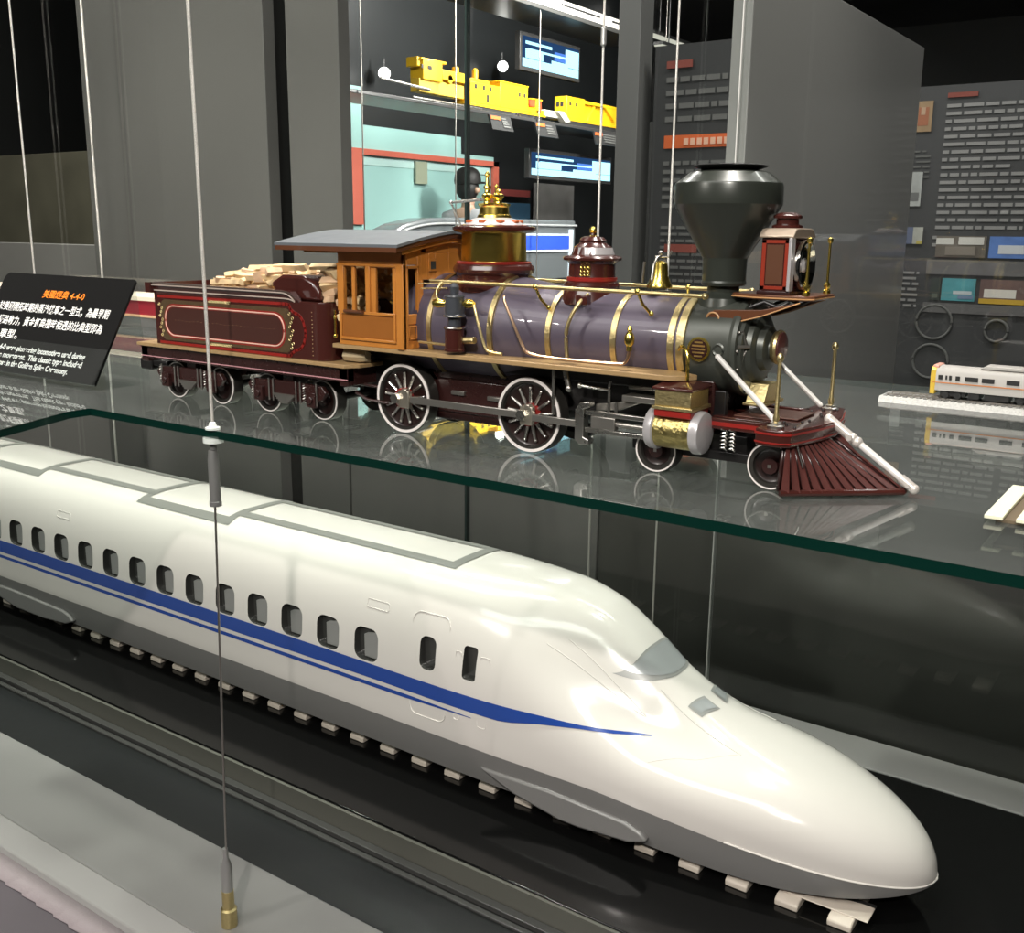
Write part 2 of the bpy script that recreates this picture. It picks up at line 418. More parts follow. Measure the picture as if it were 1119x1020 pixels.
m = MB(); m.cyl((-.405, LY-.046, BZ+.004), (-.396, LY-.036, BZ+.004), .002); m.tube([(-.404, LY-.040, BZ+.02), (-.40, LY-.034, BZ+.004), (-.404, LY-.040, BZ-.015)], .0022); m.build('door_hinge', steel2, loco)
m = MB(); m.prism([(LY-.024, .080), (LY+.024, .080), (LY+.012, .099), (LY-.012, .099)], 'x', -.402, -.382); m.box(-.404, -.380, LY-.027, LY+.027, .077, .080); m.build('smokebox_bracket', brass2, loco, bevel=.0008)
m = MB(); m.prism([(LY-.03, .045), (LY+.03, .045), (LY+.036, .10), (LY-.036, .10)], 'x', -.475, -.432); m.build('smokebox_saddle', maroon2, loco, bevel=.002)
goldl2 = pbr('letter gold', (.45, .30, .10), .35, metal=.7)
def badge(sg):
    a = math.radians(4); m = MB(); y = LY+sg*.0497
    m.lathe([(.0, 0), (.0115, 0), (.0125, .0007), (.0125, .0016), (.0105, .0018), (.0, .0018)] if sg > 0 else [(.0, 0), (.0115, 0), (.0125, -.0007), (.0125, -.0016), (.0105, -.0018), (.0, -.0018)], (-.4445, y, .1335), 'y', 32, cap=False)
    b = m.build('maker_badge', brass, loco)
    t = MB(); t.lathe([(.0, sg*.0019), (.0100, sg*.0019), (.0098, sg*.0022), (.0, sg*.0022)], (-.4445, y, .1335), 'y', 28, cap=False); t.build('badge_field', maroon2, b)
    t = MB(); yy = y+sg*.0023
    for i, wd in enumerate((.009, .014, .015, .013, .009)): t.box(-.4445-wd/2, -.4445+wd/2, min(yy, yy+sg*.0003), max(yy, yy+sg*.0003), .1405-.0035*i-.0007, .1405-.0035*i+.0009)
    t.build('badge_lettering', goldl2, b)
both(badge)
# smoke stack
X0 = -.4436
m = MB(); m.lathe([(.050*math.sin(.01), .172), (.030, .172), (.0275, .1835), (.0215, .186), (.0165, .189), (.0165, .197)], (X0, LY, 0), 'z', 48); m.build('stack_base', stackm, loco)
m = MB(); m.lathe([(.015, .195), (.0225, .196), (.0235, .199), (.0225, .201), (.0228, .220), (.0232, .224), (.0535, .2745), (.0550, .2775), (.0552, .281), (.0548, .296), (.0540, .2985), (.0400, .309), (.0300, .311), (.027, .305)], (X0, LY, 0), 'z', 64)
st = m.build('smoke_stack', stackm, loco, ang=22)
m = MB(); m.lathe([(.024, .308), (.026, .311), (.037, .3145), (.0385, .3155), (.036, .3165), (.020, .315), (.0, .314)], (X0, LY, 0), 'z', 48, cap=False); m.build('stack_cap', black, st)
m = MB()
for k in range(10): m.sph((X0+(.0235+.0026*k)*math.cos(-2.1), LY+(.0236+.0031*k)*math.sin(-2.1), .226+.0051*k), .0006, n=4)
m.build('stack_rivets', steel2, st)
# sand dome
X0 = -.603
m = MB(); m.lathe([(.020, .168), (.038, .170), (.034, .180), (.031, .186), (.032, .190), (.030, .1935), (.0275, .195), (.0268, .197), (.0262, .214), (.028, .2165), (.033, .218), (.0335, .2205), (.031, .2225), (.024, .224), (.0215, .232), (.0165, .2355), (.0145, .2375), (.0155, .2395), (.012, .243), (.004, .2445), (.003, .247)], (X0, LY, 0), 'z', 56)
sd = m.build('sand_dome', maroon, loco, ang=25)
m = MB(); m.lathe([(.0277, .1945), (.0285, .1955), (.0285, .199), (.0277, .1995)], (X0, LY, 0), 'z', 56, cap=False); m.build('red_ring', red, sd)
m = MB(); m.lathe([(.0240, .2242), (.0218, .2318)], (X0, LY, 0), 'z', 14, cap=False, ); d_ = m.build('dome_crown_ornament', silverp, sd); d_.scale = (1.01, 1.01, 1)
m = MB(); m.sph((X0, LY, .2505), .0042); m.lathe([(.0045, .2445), (.002, .2475), (.0045, .249)], (X0, LY, 0), 'z', 20); m.build('dome_finial', brass, sd)
m = MB(); a = -PI/2+.25
for u in range(3):
    for w in range(3):
        aa = a+(u-1)*.16; c_ = (X0+.0268*math.cos(aa), LY+.0268*math.sin(aa), .203+.0042*w); m.ring(c_, .0016, .0005, 'y', 12, m=5)
m.build('dome_scrollwork', brass, sd)
# steam dome
X0 = -.7404
m = MB(); m.lathe([(.040, .170), (.0475, .178), (.0475, .188), (.044, .193), (.045, .197), (.0485, .2005), (.0495, .204), (.0475, .2085), (.044, .211), (.040, .2135)], (X0, LY, 0), 'z', 64); dm = m.build('steam_dome', maroon, loco, ang=25)
m = MB(); m.lathe([(.0445, .2105), (.0450, .2125), (.0420, .2135)], (X0, LY, 0), 'z', 56, cap=False); m.build('red_ring', red, dm)
m = MB(); m.lathe([(.039, .213), (.0392, .214), (.0385, .2465), (.039, .2475)], (X0, LY, 0), 'z', 64); m.build('brass_drum', brass, dm)
m = MB(); m.lathe([(.039, .246), (.046, .2475), (.0500, .250), (.0500, .2530), (.046, .2545), (.036, .256)], (X0, LY, 0), 'z', 64); m.build('dome_cornice', maroon, dm)
m = MB(); m.lathe([(.0380, .2545), (.034, .2575), (.026, .2625), (.020, .264)], (X0, LY, 0), 'z', 48); m.build('dome_crown_ornament', silverp, dm)
m = MB()
for k in range(9):
    a = 2*PI*k/9; m.box(X0+.030*math.cos(a)-.004, X0+.030*math.cos(a)+.004, LY+.030*math.sin(a)-.004, LY+.030*math.sin(a)+.004, .2578, .2612)
m.build('crown_enamel', pbr('enamel orange', (.55, .13, .04), .3), dm, bevel=.001)
m = MB(); m.lathe([(.0185, .262), (.0205, .264), (.0195, .267), (.0180, .268), (.0175, .276), (.0190, .278), (.0195, .280), (.012, .281)], (X0, LY, 0), 'z', 40); sv = m.build('safety_valve_base', brass, loco)
def valve(x, y, z, h, r=.0048):
    m = MB(); m.lathe([(r, 0), (r*.7, .003), (r*.75, .006), (r*1.15, .008), (r*1.15, .011), (r*.6, .013), (r*.5, h*.45), (r*.8, h*.48), (r*.8, h*.55), (r*.42, h*.6), (r*.36, h*.85), (r*.6, h*.88), (r*.5, h*.93), (r*.15, h)], (x, y, z), 'z', 20); return m.build('whistle_valve', brass, sv, ang=50)
valve(-.7455, 1.008, .279, .038, .0058); valve(-.732, 1.012, .279, .018, .0056); valve(-.744, 1.024, .279, .024, .0045)
m = MB(); m.tube([(-.806, LY, .282), (-.7515, LY, .2855)], .0016); m.tube([(-.806, LY, .282), (-.790, LY, .2535)], .0013); m.sph((-.806, LY, .282), .0022, n=8); m.build('whistle_lever', steel, loco)
# bell
X0 = -.518
m = MB(); m.lathe([(.0, .2020), (.0115, .1905), (.0138, .1903), (.0140, .1925), (.0118, .1965), (.0092, .203), (.0085, .213), (.0080, .2165), (.003, .219), (.0, .2195)], (X0, LY, 0), 'z', 40, cap=False); bell = m.build('bell', brass, loco, ang=40)
m = MB()
for sg in (-1, 1): m.tube([(X0, LY+sg*.0165, .186), (X0, LY+sg*.0180, .20), (X0, LY+sg*.0150, .215), (X0, LY+sg*.008, .2225), (X0, LY, .2245)], .0014)
m.sph((X0, LY, .2275), .0028, n=8); m.tube([(X0-.006, LY, .2235), (X0+.010, LY, .2235), (X0+.013, LY, .230)], .001); m.box(X0-.006, X0+.006, LY-.018, LY+.018, .184, .187); m.tube([(X0-.012, LY-.014, .218), (X0-.014, LY-.014, .196)], .0014)
m.build('bell_yoke', steel2, bell)
# handrails, stanchions, pipes
def rail(sg):
    y = .955
    m = MB(); m.cyl((-.79, S(y, sg), .1905), (-.436, S(y, sg), .1875), .0021); m.sph((-.436, S(y, sg), .1875), .0036, n=10); m.build('handrail', brass2, loco)
    for x in (-.64, -.512):
        m = MB(); m.sph((x, S(y, sg), .189), .0032, n=10); m.tube([(x, S(y, sg), .189), (x+.003, S(y+.006, sg), .176), (x+.010, S(y+.012, sg), .166)], .0016); m.sph((x+.010, S(y+.013, sg), .166), .0028, n=8); m.build('handrail_stanchion', brass, loco)
both(rail)
def arc(pts, k=6):
    out = []
    P = [Vector(p) for p in pts]
    for i in range(len(P)-1):
        a = P[max(0, i-1)]; b = P[i]; c = P[i+1]; d = P[min(len(P)-1, i+2)]
        for j in range(k):
            t = j/k; out.append(.5*((2*b)+(c-a)*t+(2*a-5*b+4*c-d)*t*t+(-a+3*b-3*c+d)*t**3))
    out.append(P[-1]); return [tuple(p) for p in out]
def pipes(sg):
    m = MB(); m.tube(arc(sp([(-.722, .945, .168), (-.712, .938, .165), (-.704, .936, .145), (-.694, .936, .119), (-.684, .937, .1145), (-.672, .938, .1135)], sg)), .0018); m.build('injector_pipe', brass2, loco)
    m = MB(); m.tube(arc(sp([(-.678, .949, .178), (-.6735, .944, .172), (-.661, .941, .152), (-.645, .940, .124), (-.634, .938, .117), (-.60, .938, .1145), (-.53, .938, .1145), (-.515, .939, .117), (-.511, .94, .130)], sg)), .0017); m.build('feed_pipe', pbr('copper pipe', (.62, .42, .28), .3, metal=1), loco)
    m = MB(); m.tube(arc(sp([(-.577, .965, .183), (-.583, .956, .174), (-.590, .950, .158), (-.594, .948, .14), (-.592, .948, .115)], sg)), .0022); m.build('sand_pipe', brass2, loco)
    m = MB(); m.box(-.589, -.574, *sorted((S(.957, sg), S(.966, sg))), .172, .182); m.build('sand_valve', maroon, loco, bevel=.001)
    m = MB(); m.lathe([(.003, .129), (.003, .134), (.0052, .137), (.0056, .143), (.0035, .1475), (.0022, .149), (.003, .151), (.0012, .155)], (-.5115, S(.94, sg), 0), 'z', 20); m.build('lubricator_cup', brass, loco)
    m = MB(); m.tube(arc(sp([(-.462, .955, .133), (-.456, .948, .137), (-.449, .944, .134), (-.4455, .942, .125), (-.4450, .942, .104)], sg)), .0018); m.build('oil_pipe', brass, loco)
both(pipes)
# air pump on the near side
m = MB(); y = .936; x = -.7385
m.lathe([(.011, .112), (.0125, .1125), (.0125, .115), (.0112, .116), (.0112, .137), (.0125, .138), (.0125, .141), (.006, .1415)], (x, y, 0), 'z', 32); pump = m.build('air_pump', maroon, loco)
m = MB(); m.lathe([(.0075, .1405), (.0075, .151), (.0125, .1515), (.0125, .154), (.0112, .155), (.0112, .1735), (.0120, .1745), (.0115, .1765), (.005, .177), (.0055, .186), (.003, .190)], (x, y, 0), 'z', 32); m.build('pump_steam_cylinder', pbr('pump blue grey', (.05, .055, .065), .35), pump)
m = MB(); m.ring((x, y, .1395), .0122, .0009, 'z', 28, m=6); m.ring((x, y, .153), .0122, .0009, 'z', 28, m=6); m.build('pump_rings', steel, pump)
m = MB(); m.box(-.752, -.747, .935, .945, .166, .176); m.lathe([(.0045, -.770), (.0055, -.764), (.0045, -.757), (.003, -.750)], (0, .938, .166), 'x', 18); m.lathe([(.003, -.727), (.0055, -.722), (.005, -.716), (.003, -.712)], (0, .938, .1675), 'x', 18); m.build('pump_valves', brass, pump)
for pts_, r_ in ((arc([(-.765, .938, .168), (-.768, .94, .18), (-.764, .945, .190)]), .0014), ([(-.80, .945, .187), (-.75, .945, .189)], .001), ([(-.80, .95, .181), (-.76, .95, .183)], .001), ([(-.80, .945, .118), (-.752, .94, .118)], .0016), ([(-.727, .94, .125), (-.712, .94, .126)], .004)):
    m = MB(); m.tube(pts_, r_); m.build('pump_pipe', brass2, pump)
# running boards
def rboard(sg):
    m = MB(); ys = [S(.930, sg), S(.972, sg)]; a, b = min(ys), max(ys)
    fr = [(-.930, ys[0]), (-.460, ys[0]), (-.448, S(.938, sg)), (-.440, S(.955, sg)), (-.470, ys[1]), (-.930, ys[1])]
    m.prism(fr, 'z', .1030, .1085); m.build('running_board', tan, loco, bevel=.0008)
both(rboard)
# main frame, firebox, running gear backdrop
m = MB(); m.box(-.93, -.42, LY-.032, LY-.024, .050, .090); m.box(-.93, -.42, LY+.024, LY+.032, .050, .090); m.box(-.90, -.47, LY-.040, LY+.040, .086, .103); m.build('main_frame', black, loco, bevel=.001)
m = MB(); m.box(-.815, -.675, LY-.034, LY+.034, .020, .100); m.box(-.80, -.69, LY-.037, LY+.037, .030, .072); m.build('firebox', maroon2, loco, bevel=.002)
for x_, z_ in ((-.775, .053), (-.72, .051)):
    m = MB(); m.box(x_, x_+.02, .9745, .9785, z_, z_+.005); m.build('frame_clamp', steel2, loco, bevel=.0006)
m = MB(); m.cyl((-.62, LY, .06), (-.48, LY, .06), .028); m.build('underside_barrel', black, loco)
# driving wheels
def wheel_parts(name, x, y, sg, R, spokes):
    # sg -1: outer face toward -Y
    o = sg; m = MB(); rimw = .0034 if spokes else .0017
    def L(prof, c=(x, y, R), n=64): return [(r, o*h) for r, h in prof]
    m.lathe(L([(R-.009, -.0175), (R-.0003, -.0175), (R-.0003, -.0145), (R-.0002, -.013), (R-.0002, -.0015), (R-.0015, 0), (R-.007, 0), (R-.008, -.004)]), (x, y, R), 'y', 72, cap=False); w = m.build(name, tyre_side, loco)
    m = MB(); m.lathe(L([(R-rimw-.0012, -.0010), (R-rimw-.001, .0006), (R-.0012, .0006), (R-.0010, -.0006)]), (x, y, R), 'y', 72, cap=False); m.build('white_rim', tyre, w)
    m = MB(); m.lathe(L([(.0, -.012), (R-.0065, -.010), (R-.0065, -.004), (R-.010, -.006), (.0, -.006)]), (x, y, R), 'y', 60, cap=False); m.build('wheel_centre', darkwheel, w)
    if spokes:
        for k in range(spokes):
            a = 2*PI*k/spokes+.13; u = Vector((math.cos(a), 0, math.sin(a))); c = Vector((x, y-o*.004, R))
            m = MB(); m.cyl(c+u*.010, c+u*(R*.70), .0021, .0017, 8); m.sph(tuple(c+u*(R*.70)), .0021, n=6); m.build('spoke', steel, w)
        m = MB(); m.lathe(L([(.0, -.006), (.0135, -.006), (.0130, .001), (.0, .001)]), (x, y, R), 'y', 30, cap=False); m.build('hub', red, w)
        m = MB(); m.lathe(L([(.0, .001), (.0105, .001), (.0100, .004), (.0, .0045)]), (x, y, R), 'y', 30, cap=False); m.build('hub_cap', steel, w)
    else:
        m = MB(); m.lathe(L([(.0, -.006), (.009, -.006), (.008, .0005), (.004, .001), (.0, .001)]), (x, y, R), 'y', 26, cap=False); m.build('hub', maroon2, w)
        m = MB(); m.box(x-.0017, x+.0017, y+o*.0008-.0006, y+o*.0008+.0006, R-.0017, R+.0017); m.build('axle_centre', steel, w)
    return w
tyre_side = pbr('tyre steel', (.06, .056, .05), .3, metal=.6)
for sg in (-1, 1):
    y = S(.9565, sg)
    for x in (-.8367, -.6475): wheel_parts('driving_wheel', x, y, sg, .0440, 13)
    for x in (-.4845, -.3585): wheel_parts('leading_wheel', x, y, sg, .0245, 0)
for x, R in ((-.8367, .044), (-.6475, .044), (-.4845, .0245), (-.3585, .0245)):
    m = MB(); m.cyl((x, .962, R), (x, 2*LY-.962, R), .006); m.build('axle', black, loco)
# rods
bigend = pbr('big end steel', (.50, .46, .38), .35, metal=.9)
def rods(sg):
    def bx(m, x0, x1, y0, y1, z0, z1): m.box(x0, x1, *sorted((S(y0, sg), S(y1, sg))), z0, z1)
    m = MB(); bx(m, -.826, -.655, .9465, .9495, .0410, .0495); m.build('side_rod', steel2, loco, bevel=.0008)
    for x in (-.8300, -.6475):
        m = MB(); bx(m, x-.004, x+.013, .944, .951, .0345, .0560); bx(m, x+.002, x+.010, .943, .951, .052, .0585); m.build('rod_big_end', bigend, loco, bevel=.0012)
    m = MB(); bx(m, -.637, -.575, .9445, .9475, .0400, .0480); m.build('main_rod', steel2, loco, bevel=.0008)
    for x in (-.8367, -.6475):
        m = MB(); m.cyl((x, S(.9475, sg), .046), (x, S(.9395, sg), .046), .0065, n=6); m.build('crank_pin_nut', steel, loco)
    m = MB(); P = [(-.578, .026), (-.578, .060), (-.572, .068), (-.560, .070), (-.560, .064), (-.567, .061), (-.567, .030), (-.560, .028), (-.560, .022), (-.572, .021)]
    m.prism(P, 'y', *sorted((S(.944, sg), S(.956, sg)))); m.build('guide_yoke', steel, loco, bevel=.001)
    for z in (.0575, .0385):
        m = MB(); bx(m, -.566, -.480, .9455, .9515, z-.0025, z+.0025); m.build('guide_bar', steel, loco, bevel=.0006)
    m = MB(); bx(m, -.558, -.528, .944, .953, .041, .055); m.cyl((-.53, S(.949, sg), .048), (-.475, S(.949, sg), .048), .003); m.build('crosshead', steel2, loco, bevel=.001)
    m = MB()
    for x in (-.538, -.529): m.cyl((x, S(.948, sg), .056), (x, S(.948, sg), .072), .0016)
    m.tube(sp([(-.575, .948, .086), (-.538, .948, .084), (-.537, .948, .094)], sg), .0016); m.sph((-.575, S(.948, sg), .086), .003, n=8); m.cyl((-.538, S(.948, sg), .07), (-.538, S(.948, sg), .09), .0016)
    m.build('valve_linkage', steel, loco)
    m = MB(); m.cyl((-.595, S(.95, sg), .100), (-.59, S(.95, sg), .082), .0030); m.sph((-.59, S(.95, sg), .081), .004, n=8); m.cyl((-.607, S(.945, sg), .103), (-.607, S(.945, sg), .052), .0018); m.build('hanger_link', steel, loco)
    m = MB(); bx(m, -.525, -.478, .952, .972, .073, .080); bx(m, -.53, -.478, .975, .985, .083, .089); m.prism([(-.56, .058), (-.53, .062), (-.50, .074), (-.50, .079), (-.535, .070), (-.56, .066)], 'y', *sorted((S(.958, sg), S(.963, sg)))); m.build('valve_rod_frame', steel2, loco, bevel=.001)
both(rods)
# cylinders and steam chests
def cylset(sg):
    y = S(.945, sg)
    m = MB(); m.lathe([(.018, -.478), (.0195, -.476), (.0195, -.430), (.018, -.428)], (0, y, .0515), 'x', 48); cy = m.build('cylinder', pbr('hammered brass', (.55, .45, .18), .3, metal=1, noise=.35, nscale=260, bump=.6), loco)
    for a, b in ((-.485, -.474), (-.434, -.4215)):
        m = MB(); s_ = 1 if b > -.45 else -1; x0, x1 = (a, b) if s_ > 0 else (b, a)
        m.lathe([(.0, x0), (.0205, x0), (.0222, x0+s_*.0012), (.0222, x0+s_*.0075), (.0208, x0+s_*.0100), (.017, x0+s_*.0112), (.008, x0+s_*.0122), (.0, x0+s_*.0124)], (0, y, .0515), 'x', 48, cap=False); m.build('cylinder_cap', silverp, cy)
    ys = sorted((S(.926, sg), S(.968, sg)))
    m = MB(); m.box(-.473, -.432, ys[0], ys[1], .067, .076); m.build('chest_base', red, cy, bevel=.001)
    m = MB(); m.box(-.475, -.430, ys[0]-.002, ys[1]+.002, .0745, .078); m.box(-.4725, -.4325, ys[0], ys[1], .078, .0945); ch = m.build('steam_chest', brass2, loco, bevel=.0006)
    m = MB(); a, b = ys
    m.add([(-.475, a-.002, .0945), (-.430, a-.002, .0945), (-.430, b+.002, .0945), (-.475, b+.002, .0945), (-.475, a-.002, .097), (-.430, a-.002, .097), (-.430, b+.002, .097), (-.475, b+.002, .097), (-.466, a+.009, .1025), (-.439, a+.009, .1025), (-.439, b-.009, .1025), (-.466, b-.009, .1025)],
        [(3, 2, 1, 0), (0, 1, 5, 4), (1, 2, 6, 5), (2, 3, 7, 6), (3, 0, 4, 7), (4, 5, 9, 8), (5, 6, 10, 9), (6, 7, 11, 10), (7, 4, 8, 11), (8, 9, 10, 11)]); m.build('chest_lid', maroon, ch, bevel=.0006)
both(cylset)
# leading truck frame, springs
m = MB(); m.box(-.52, -.325, LY-.045, LY-.038, .020, .030); m.box(-.52, -.325, LY+.038, LY+.045, .020, .030); m.box(-.45, -.395, LY-.03, LY+.03, .02, .045); m.build('truck_frame', black, loco, bevel=.001)
for x in (-.409, -.400):
    m = MB(); m.tube([(x+.003*math.cos(k*.9), .958+.003*math.sin(k*.9), .034+.00055*k) for k in range(40)], .0008, 6); m.build('truck_spring', steel, loco)
# pilot deck, beam, pilot
for ya_, yb_ in ((.9575, .9645), (2*LY-.9645, 2*LY-.9575)):
    m = MB(); m.box(-.435, -.360, ya_, yb_, .055, .0665); m.build('pilot_side_beam', maroon, loco, bevel=.0008)
m = MB(); m.box(-.434, -.362, .9570, .9573, .0585, .0628); m.build('side_beam_lining', red, loco)
beamP = [(-.366, .932), (-.356, .928), (-.340, .928), (-.331, .934), (-.318, LY-.03), (-.314, LY), (-.318, LY+.03), (-.331, 1.096), (-.340, 1.102), (-.356, 1.102), (-.366, 1.098)]
m = MB(); m.prism(beamP, 'z', .0500, .0665); m.box(-.43, -.362, .975, 1.055, .060, .0655); bm_ = m.build('pilot_beam', maroon, loco, bevel=.0012)
m = MB()
for (za, zb) in ((.0530, .0545), (.0615, .0635)):
    m.prism([(p[0]+(.0006 if p[0] > -.35 else -.0006), p[1]+(-.0006 if p[1] < LY else .0006)) for p in beamP], 'z', za, zb)
m.build('beam_lining', red, bm_)
m = MB(); m.box(-.410, -.368, .982, 1.048, .0655, .067); m.box(-.385, -.345, .99, 1.04, .067, .0685); m.build('deck_plate', pbr('deck brown', (.13, .06, .045), .4), loco, bevel=.0006)
m = MB()
for k in range(14):
    yy = .94+.0115*k; m.sph((-.344+.010*math.sin(k*1.7), yy, .0668), .0016, n=5)
m.build('beam_bolts', black, bm_)
tip = Vector((-.243, LY, .006))
def pilot(sg):
    A = Vector((-.336, S(.936, sg), .052)); B = Vector((-.318, S(LY-.006, sg), .050))     # top edge
    C = Vector((-.338, S(.933, sg), .006)); D = tip+Vector((-.002, S(LY-.002, sg)-LY, 0))
    N = 11; out = (B-A).cross(C-A).normalized(); out = out if out.y*sg > 0 else -out
    m = MB()
    for k in range(24): m.add([A.lerp(B, k/24)-out*.004, A.lerp(B, (k+1)/24)-out*.004, C.lerp(D, (k+1)/24)-out*.004, C.lerp(D, k/24)-out*.004], [(0, 1, 2, 3)])
    m.build('pilot_backing', maroon2, loco, solid=.002)
    for k in range(N):
        s0 = (k+.10)/N; s1 = (k+.88)/N
        a, b, c, d = A.lerp(B, s0), A.lerp(B, s1), C.lerp(D, s1), C.lerp(D, s0)
        mid1, mid0 = A.lerp(B, (s0+s1)/2)+out*.0022, C.lerp(D, (s0+s1)/2)+out*.0046
        m = MB(); m.add([a, mid1, b, c, mid0, d], [(0, 1, 4, 5), (1, 2, 3, 4), (0, 5, 3, 2), (0, 2, 1), (3, 5, 4)]); m.build('pilot_slat', pilotm, loco, flat=True)
    m = MB(); m.tube([tuple(C+Vector((0, 0, -.001))), tuple(D+Vector((.002, 0, -.001)))], .0034, 8); m.build('pilot_foot_rail', maroon, loco)
    m = MB(); p = A.lerp(B, .18)+out*.003; q = p+Vector((.006, 0, -.022))+out*.002; m.cyl(p, q, .0011); m.build('pilot_stay', steel, loco)
pilotm = pbr('pilot slat maroon', (.085, .022, .018), .32, coat=.3, noise=.2, nscale=200)
both(pilot)
m = MB(); P0 = Vector((-.322, LY, .068)); P1 = Vector((-.239, LY, .012))
m.cyl(P0.lerp(P1, .30), P1, .0036, n=14); m.build('coupling_bar', whitep, loco)
m = MB(); d = (P1-P0).normalized()
for t, r in ((.0, .0050), (.12, .0050), (.30, .0056), (.36, .0056)): m.sph(tuple(P0.lerp(P1, t)), r, n=10)
m.cyl(P0, P0.lerp(P1, .33), .0048, n=14); m.cyl(P0.lerp(P1, .28)+Vector((0, -.008, 0)), P0.lerp(P1, .28)+Vector((0, .008, 0)), .003); m.build('coupling_clevis', pbr('clevis pale', (.62, .58, .54), .35, metal=.3), loco)
m = MB(); m.cyl(P0.lerp(P1, .9), P1+d*.006, .0048, n=14); m.sph(tuple(P1+d*.006), .005, n=10); m.cyl(P1+Vector((0, -.006, 0)), P1+Vector((0, .006, 0)), .002); m.build('coupling_clevis', pbr('clevis pale', (.62, .58, .54), .35, metal=.3), loco)
for (x, y) in ((-.3505, .944), (-.342, 1.080)):
    m = MB(); m.lathe([(.0085, .0665), (.0085, .0685), (.0055, .070), (.0055, .0715), (.0034, .0725)], (x, y, 0), 'z', 24); b = m.build('flag_post_base', steel, loco)
    m = MB(); m.lathe([(.0026, .072), (.0034, .076), (.0020, .081), (.0019, .130), (.0034, .132), (.0036, .135), (.002, .138), (.0, .1385)], (x, y, 0), 'z', 18); m.build('flag_post', brass2, b)
def brace(sg):
    m = MB(); m.cyl((-.419, S(.955, sg), .1285), (-.353, S(.951, sg), .0705), .0028, n=14); m.sph((-.419, S(.955, sg), .1285), .0030, n=8); m.sph((-.353, S(.951, sg), .0705), .0028, n=8); m.build('boiler_brace', whitep, loco)
    m = MB(); m.ring((-.424, S(.966, sg), .134), .0055, .0018, 'y', 20, m=6); m.build('brace_bracket', smoke, loco)
both(brace)
# head lamp, its shelf and bracket
m = MB(); m.prism([(-.424, LY-.022), (-.395, LY-.036), (-.345, LY-.036), (-.336, LY-.030), (-.336, LY+.030), (-.345, LY+.036), (-.395, LY+.036), (-.424, LY+.022)], 'z', .1855, .1905); pf = m.build('lamp_shelf', wood_dk, loco, bevel=.0012)
m = MB(); m.prism([(-.4245, LY-.0225), (-.395, LY-.0365), (-.3448, LY-.0365), (-.3355, LY-.0305), (-.3355, LY+.0305), (-.3448, LY+.0365), (-.395, LY+.0365), (-.4245, LY+.0225)], 'z', .1868, .1880); m.build('shelf_lining', pbr('lining tan', (.55, .3, .13), .4), pf)
def lbr(sg):
    m = MB(); P = [(-.438, .1545), (-.444, .158), (-.4455, .164), (-.442, .170), (-.435, .1730), (-.385, .1755), (-.345, .185), (-.385, .1695), (-.428, .1575)]
    ya, yb = sorted((S(.977, sg), S(.981, sg))); m.prism(P, 'y', ya, yb); b = m.build('lamp_bracket', wood_dk, loco, bevel=.0006)
    yo = ya-.0003 if sg < 0 else yb+.0003
    m = MB(); m.ring((-.4365, yo, .1635), .0068, .0010, 'y', 20, m=6); m.tube([(-.436, yo, .1568), (-.428, yo, .1572), (-.385, yo, .1692), (-.347, yo, .184)], .0007, 6); m.build('bracket_lining', pbr('lining tan', (.55, .3, .13), .4), b)
    m = MB(); m.tube([(-.40, S(.983, sg), .177), (-.385, S(.983, sg), .183), (-.37, S(.983, sg), .178), (-.36, S(.983, sg), .184)], .002); m.build('bracket_scroll', black, b)
both(lbr)
lx0, lx1, ly0, ly1 = -.3935, -.3640, LY-.028, LY+.028
m = MB(); m.box(lx0, lx1, ly0, ly1, .1935, .2450); lamp = m.build('headlamp_case', maroon, loco, bevel=.001)
m = MB(); m.box(lx0-.002, lx1+.003, ly0-.002, ly1+.002, .1905, .1940); m.build('headlamp_base', maroon2, lamp, bevel=.0008)
m = MB()
for (a, b, c_, d_) in ((lx0+.001, lx1-.001, .1955, .1985), (lx0+.001, lx1-.001, .2400, .2430), (lx0+.001, lx0+.005, .1955, .243), (lx1-.005, lx1-.001, .1955, .243)): m.box(a, b, ly0-.0006, ly0, c_, d_)
m.build('headlamp_lining', pbr('lining orange red', (.26, .03, .014), .3), lamp)
m = MB(); m.box(lx0+.0062, lx1-.0062, ly0-.0008, ly0, .2003, .2385); m.build('headlamp_panel', pbr('panel brown', (.10, .04, .02), .35), lamp)
m = MB(); m.prism([(ly0-.003, .245), (ly1+.003, .245), (ly1+.003, .2475), (ly1-.004, .2535), (ly1-.012, .2545), (ly0+.012, .2545), (ly0+.004, .2535), (ly0-.003, .2475)], 'x', lx0-.002, lx1+.004); m.build('headlamp_roof', pbr('lamp roof pale', (.45, .36, .28), .3, metal=.5), lamp, bevel=.001)
m = MB(); m.lathe([(.015, .254), (.015, .257), (.011, .2585), (.011, .263), (.014, .2640), (.014, .2665), (.008, .2695), (.0, .270)], (-.379, LY, 0), 'z', 32); m.build('headlamp_chimney', maroon, lamp)
m = MB(); m.lathe([(.0, -.366), (.020, -.3645), (.0250, -.3600), (.0250, -.3560), (.0225, -.3555), (.018, -.3600), (.0, -.3625)], (0, LY, .2185), 'x', 40, cap=False); m.build('reflector', pbr('lamp chrome', (.8, .78, .74), .08, metal=1), lamp)
m = MB(); m.lathe([(.0, -.3625), (.006, -.3615), (.0075, -.3590), (.005, -.3565), (.0, -.356)], (0, LY, .2185), 'x', 20, cap=False); m.build('lamp_burner', silverp, lamp)
for y in (ly0+.001, ly1-.001):
    m = MB(); m.box(lx1-.0005, lx1+.003, y-.005, y+.005, .194, .245); m.build('lamp_front_post', silverp, lamp, bevel=.0006)
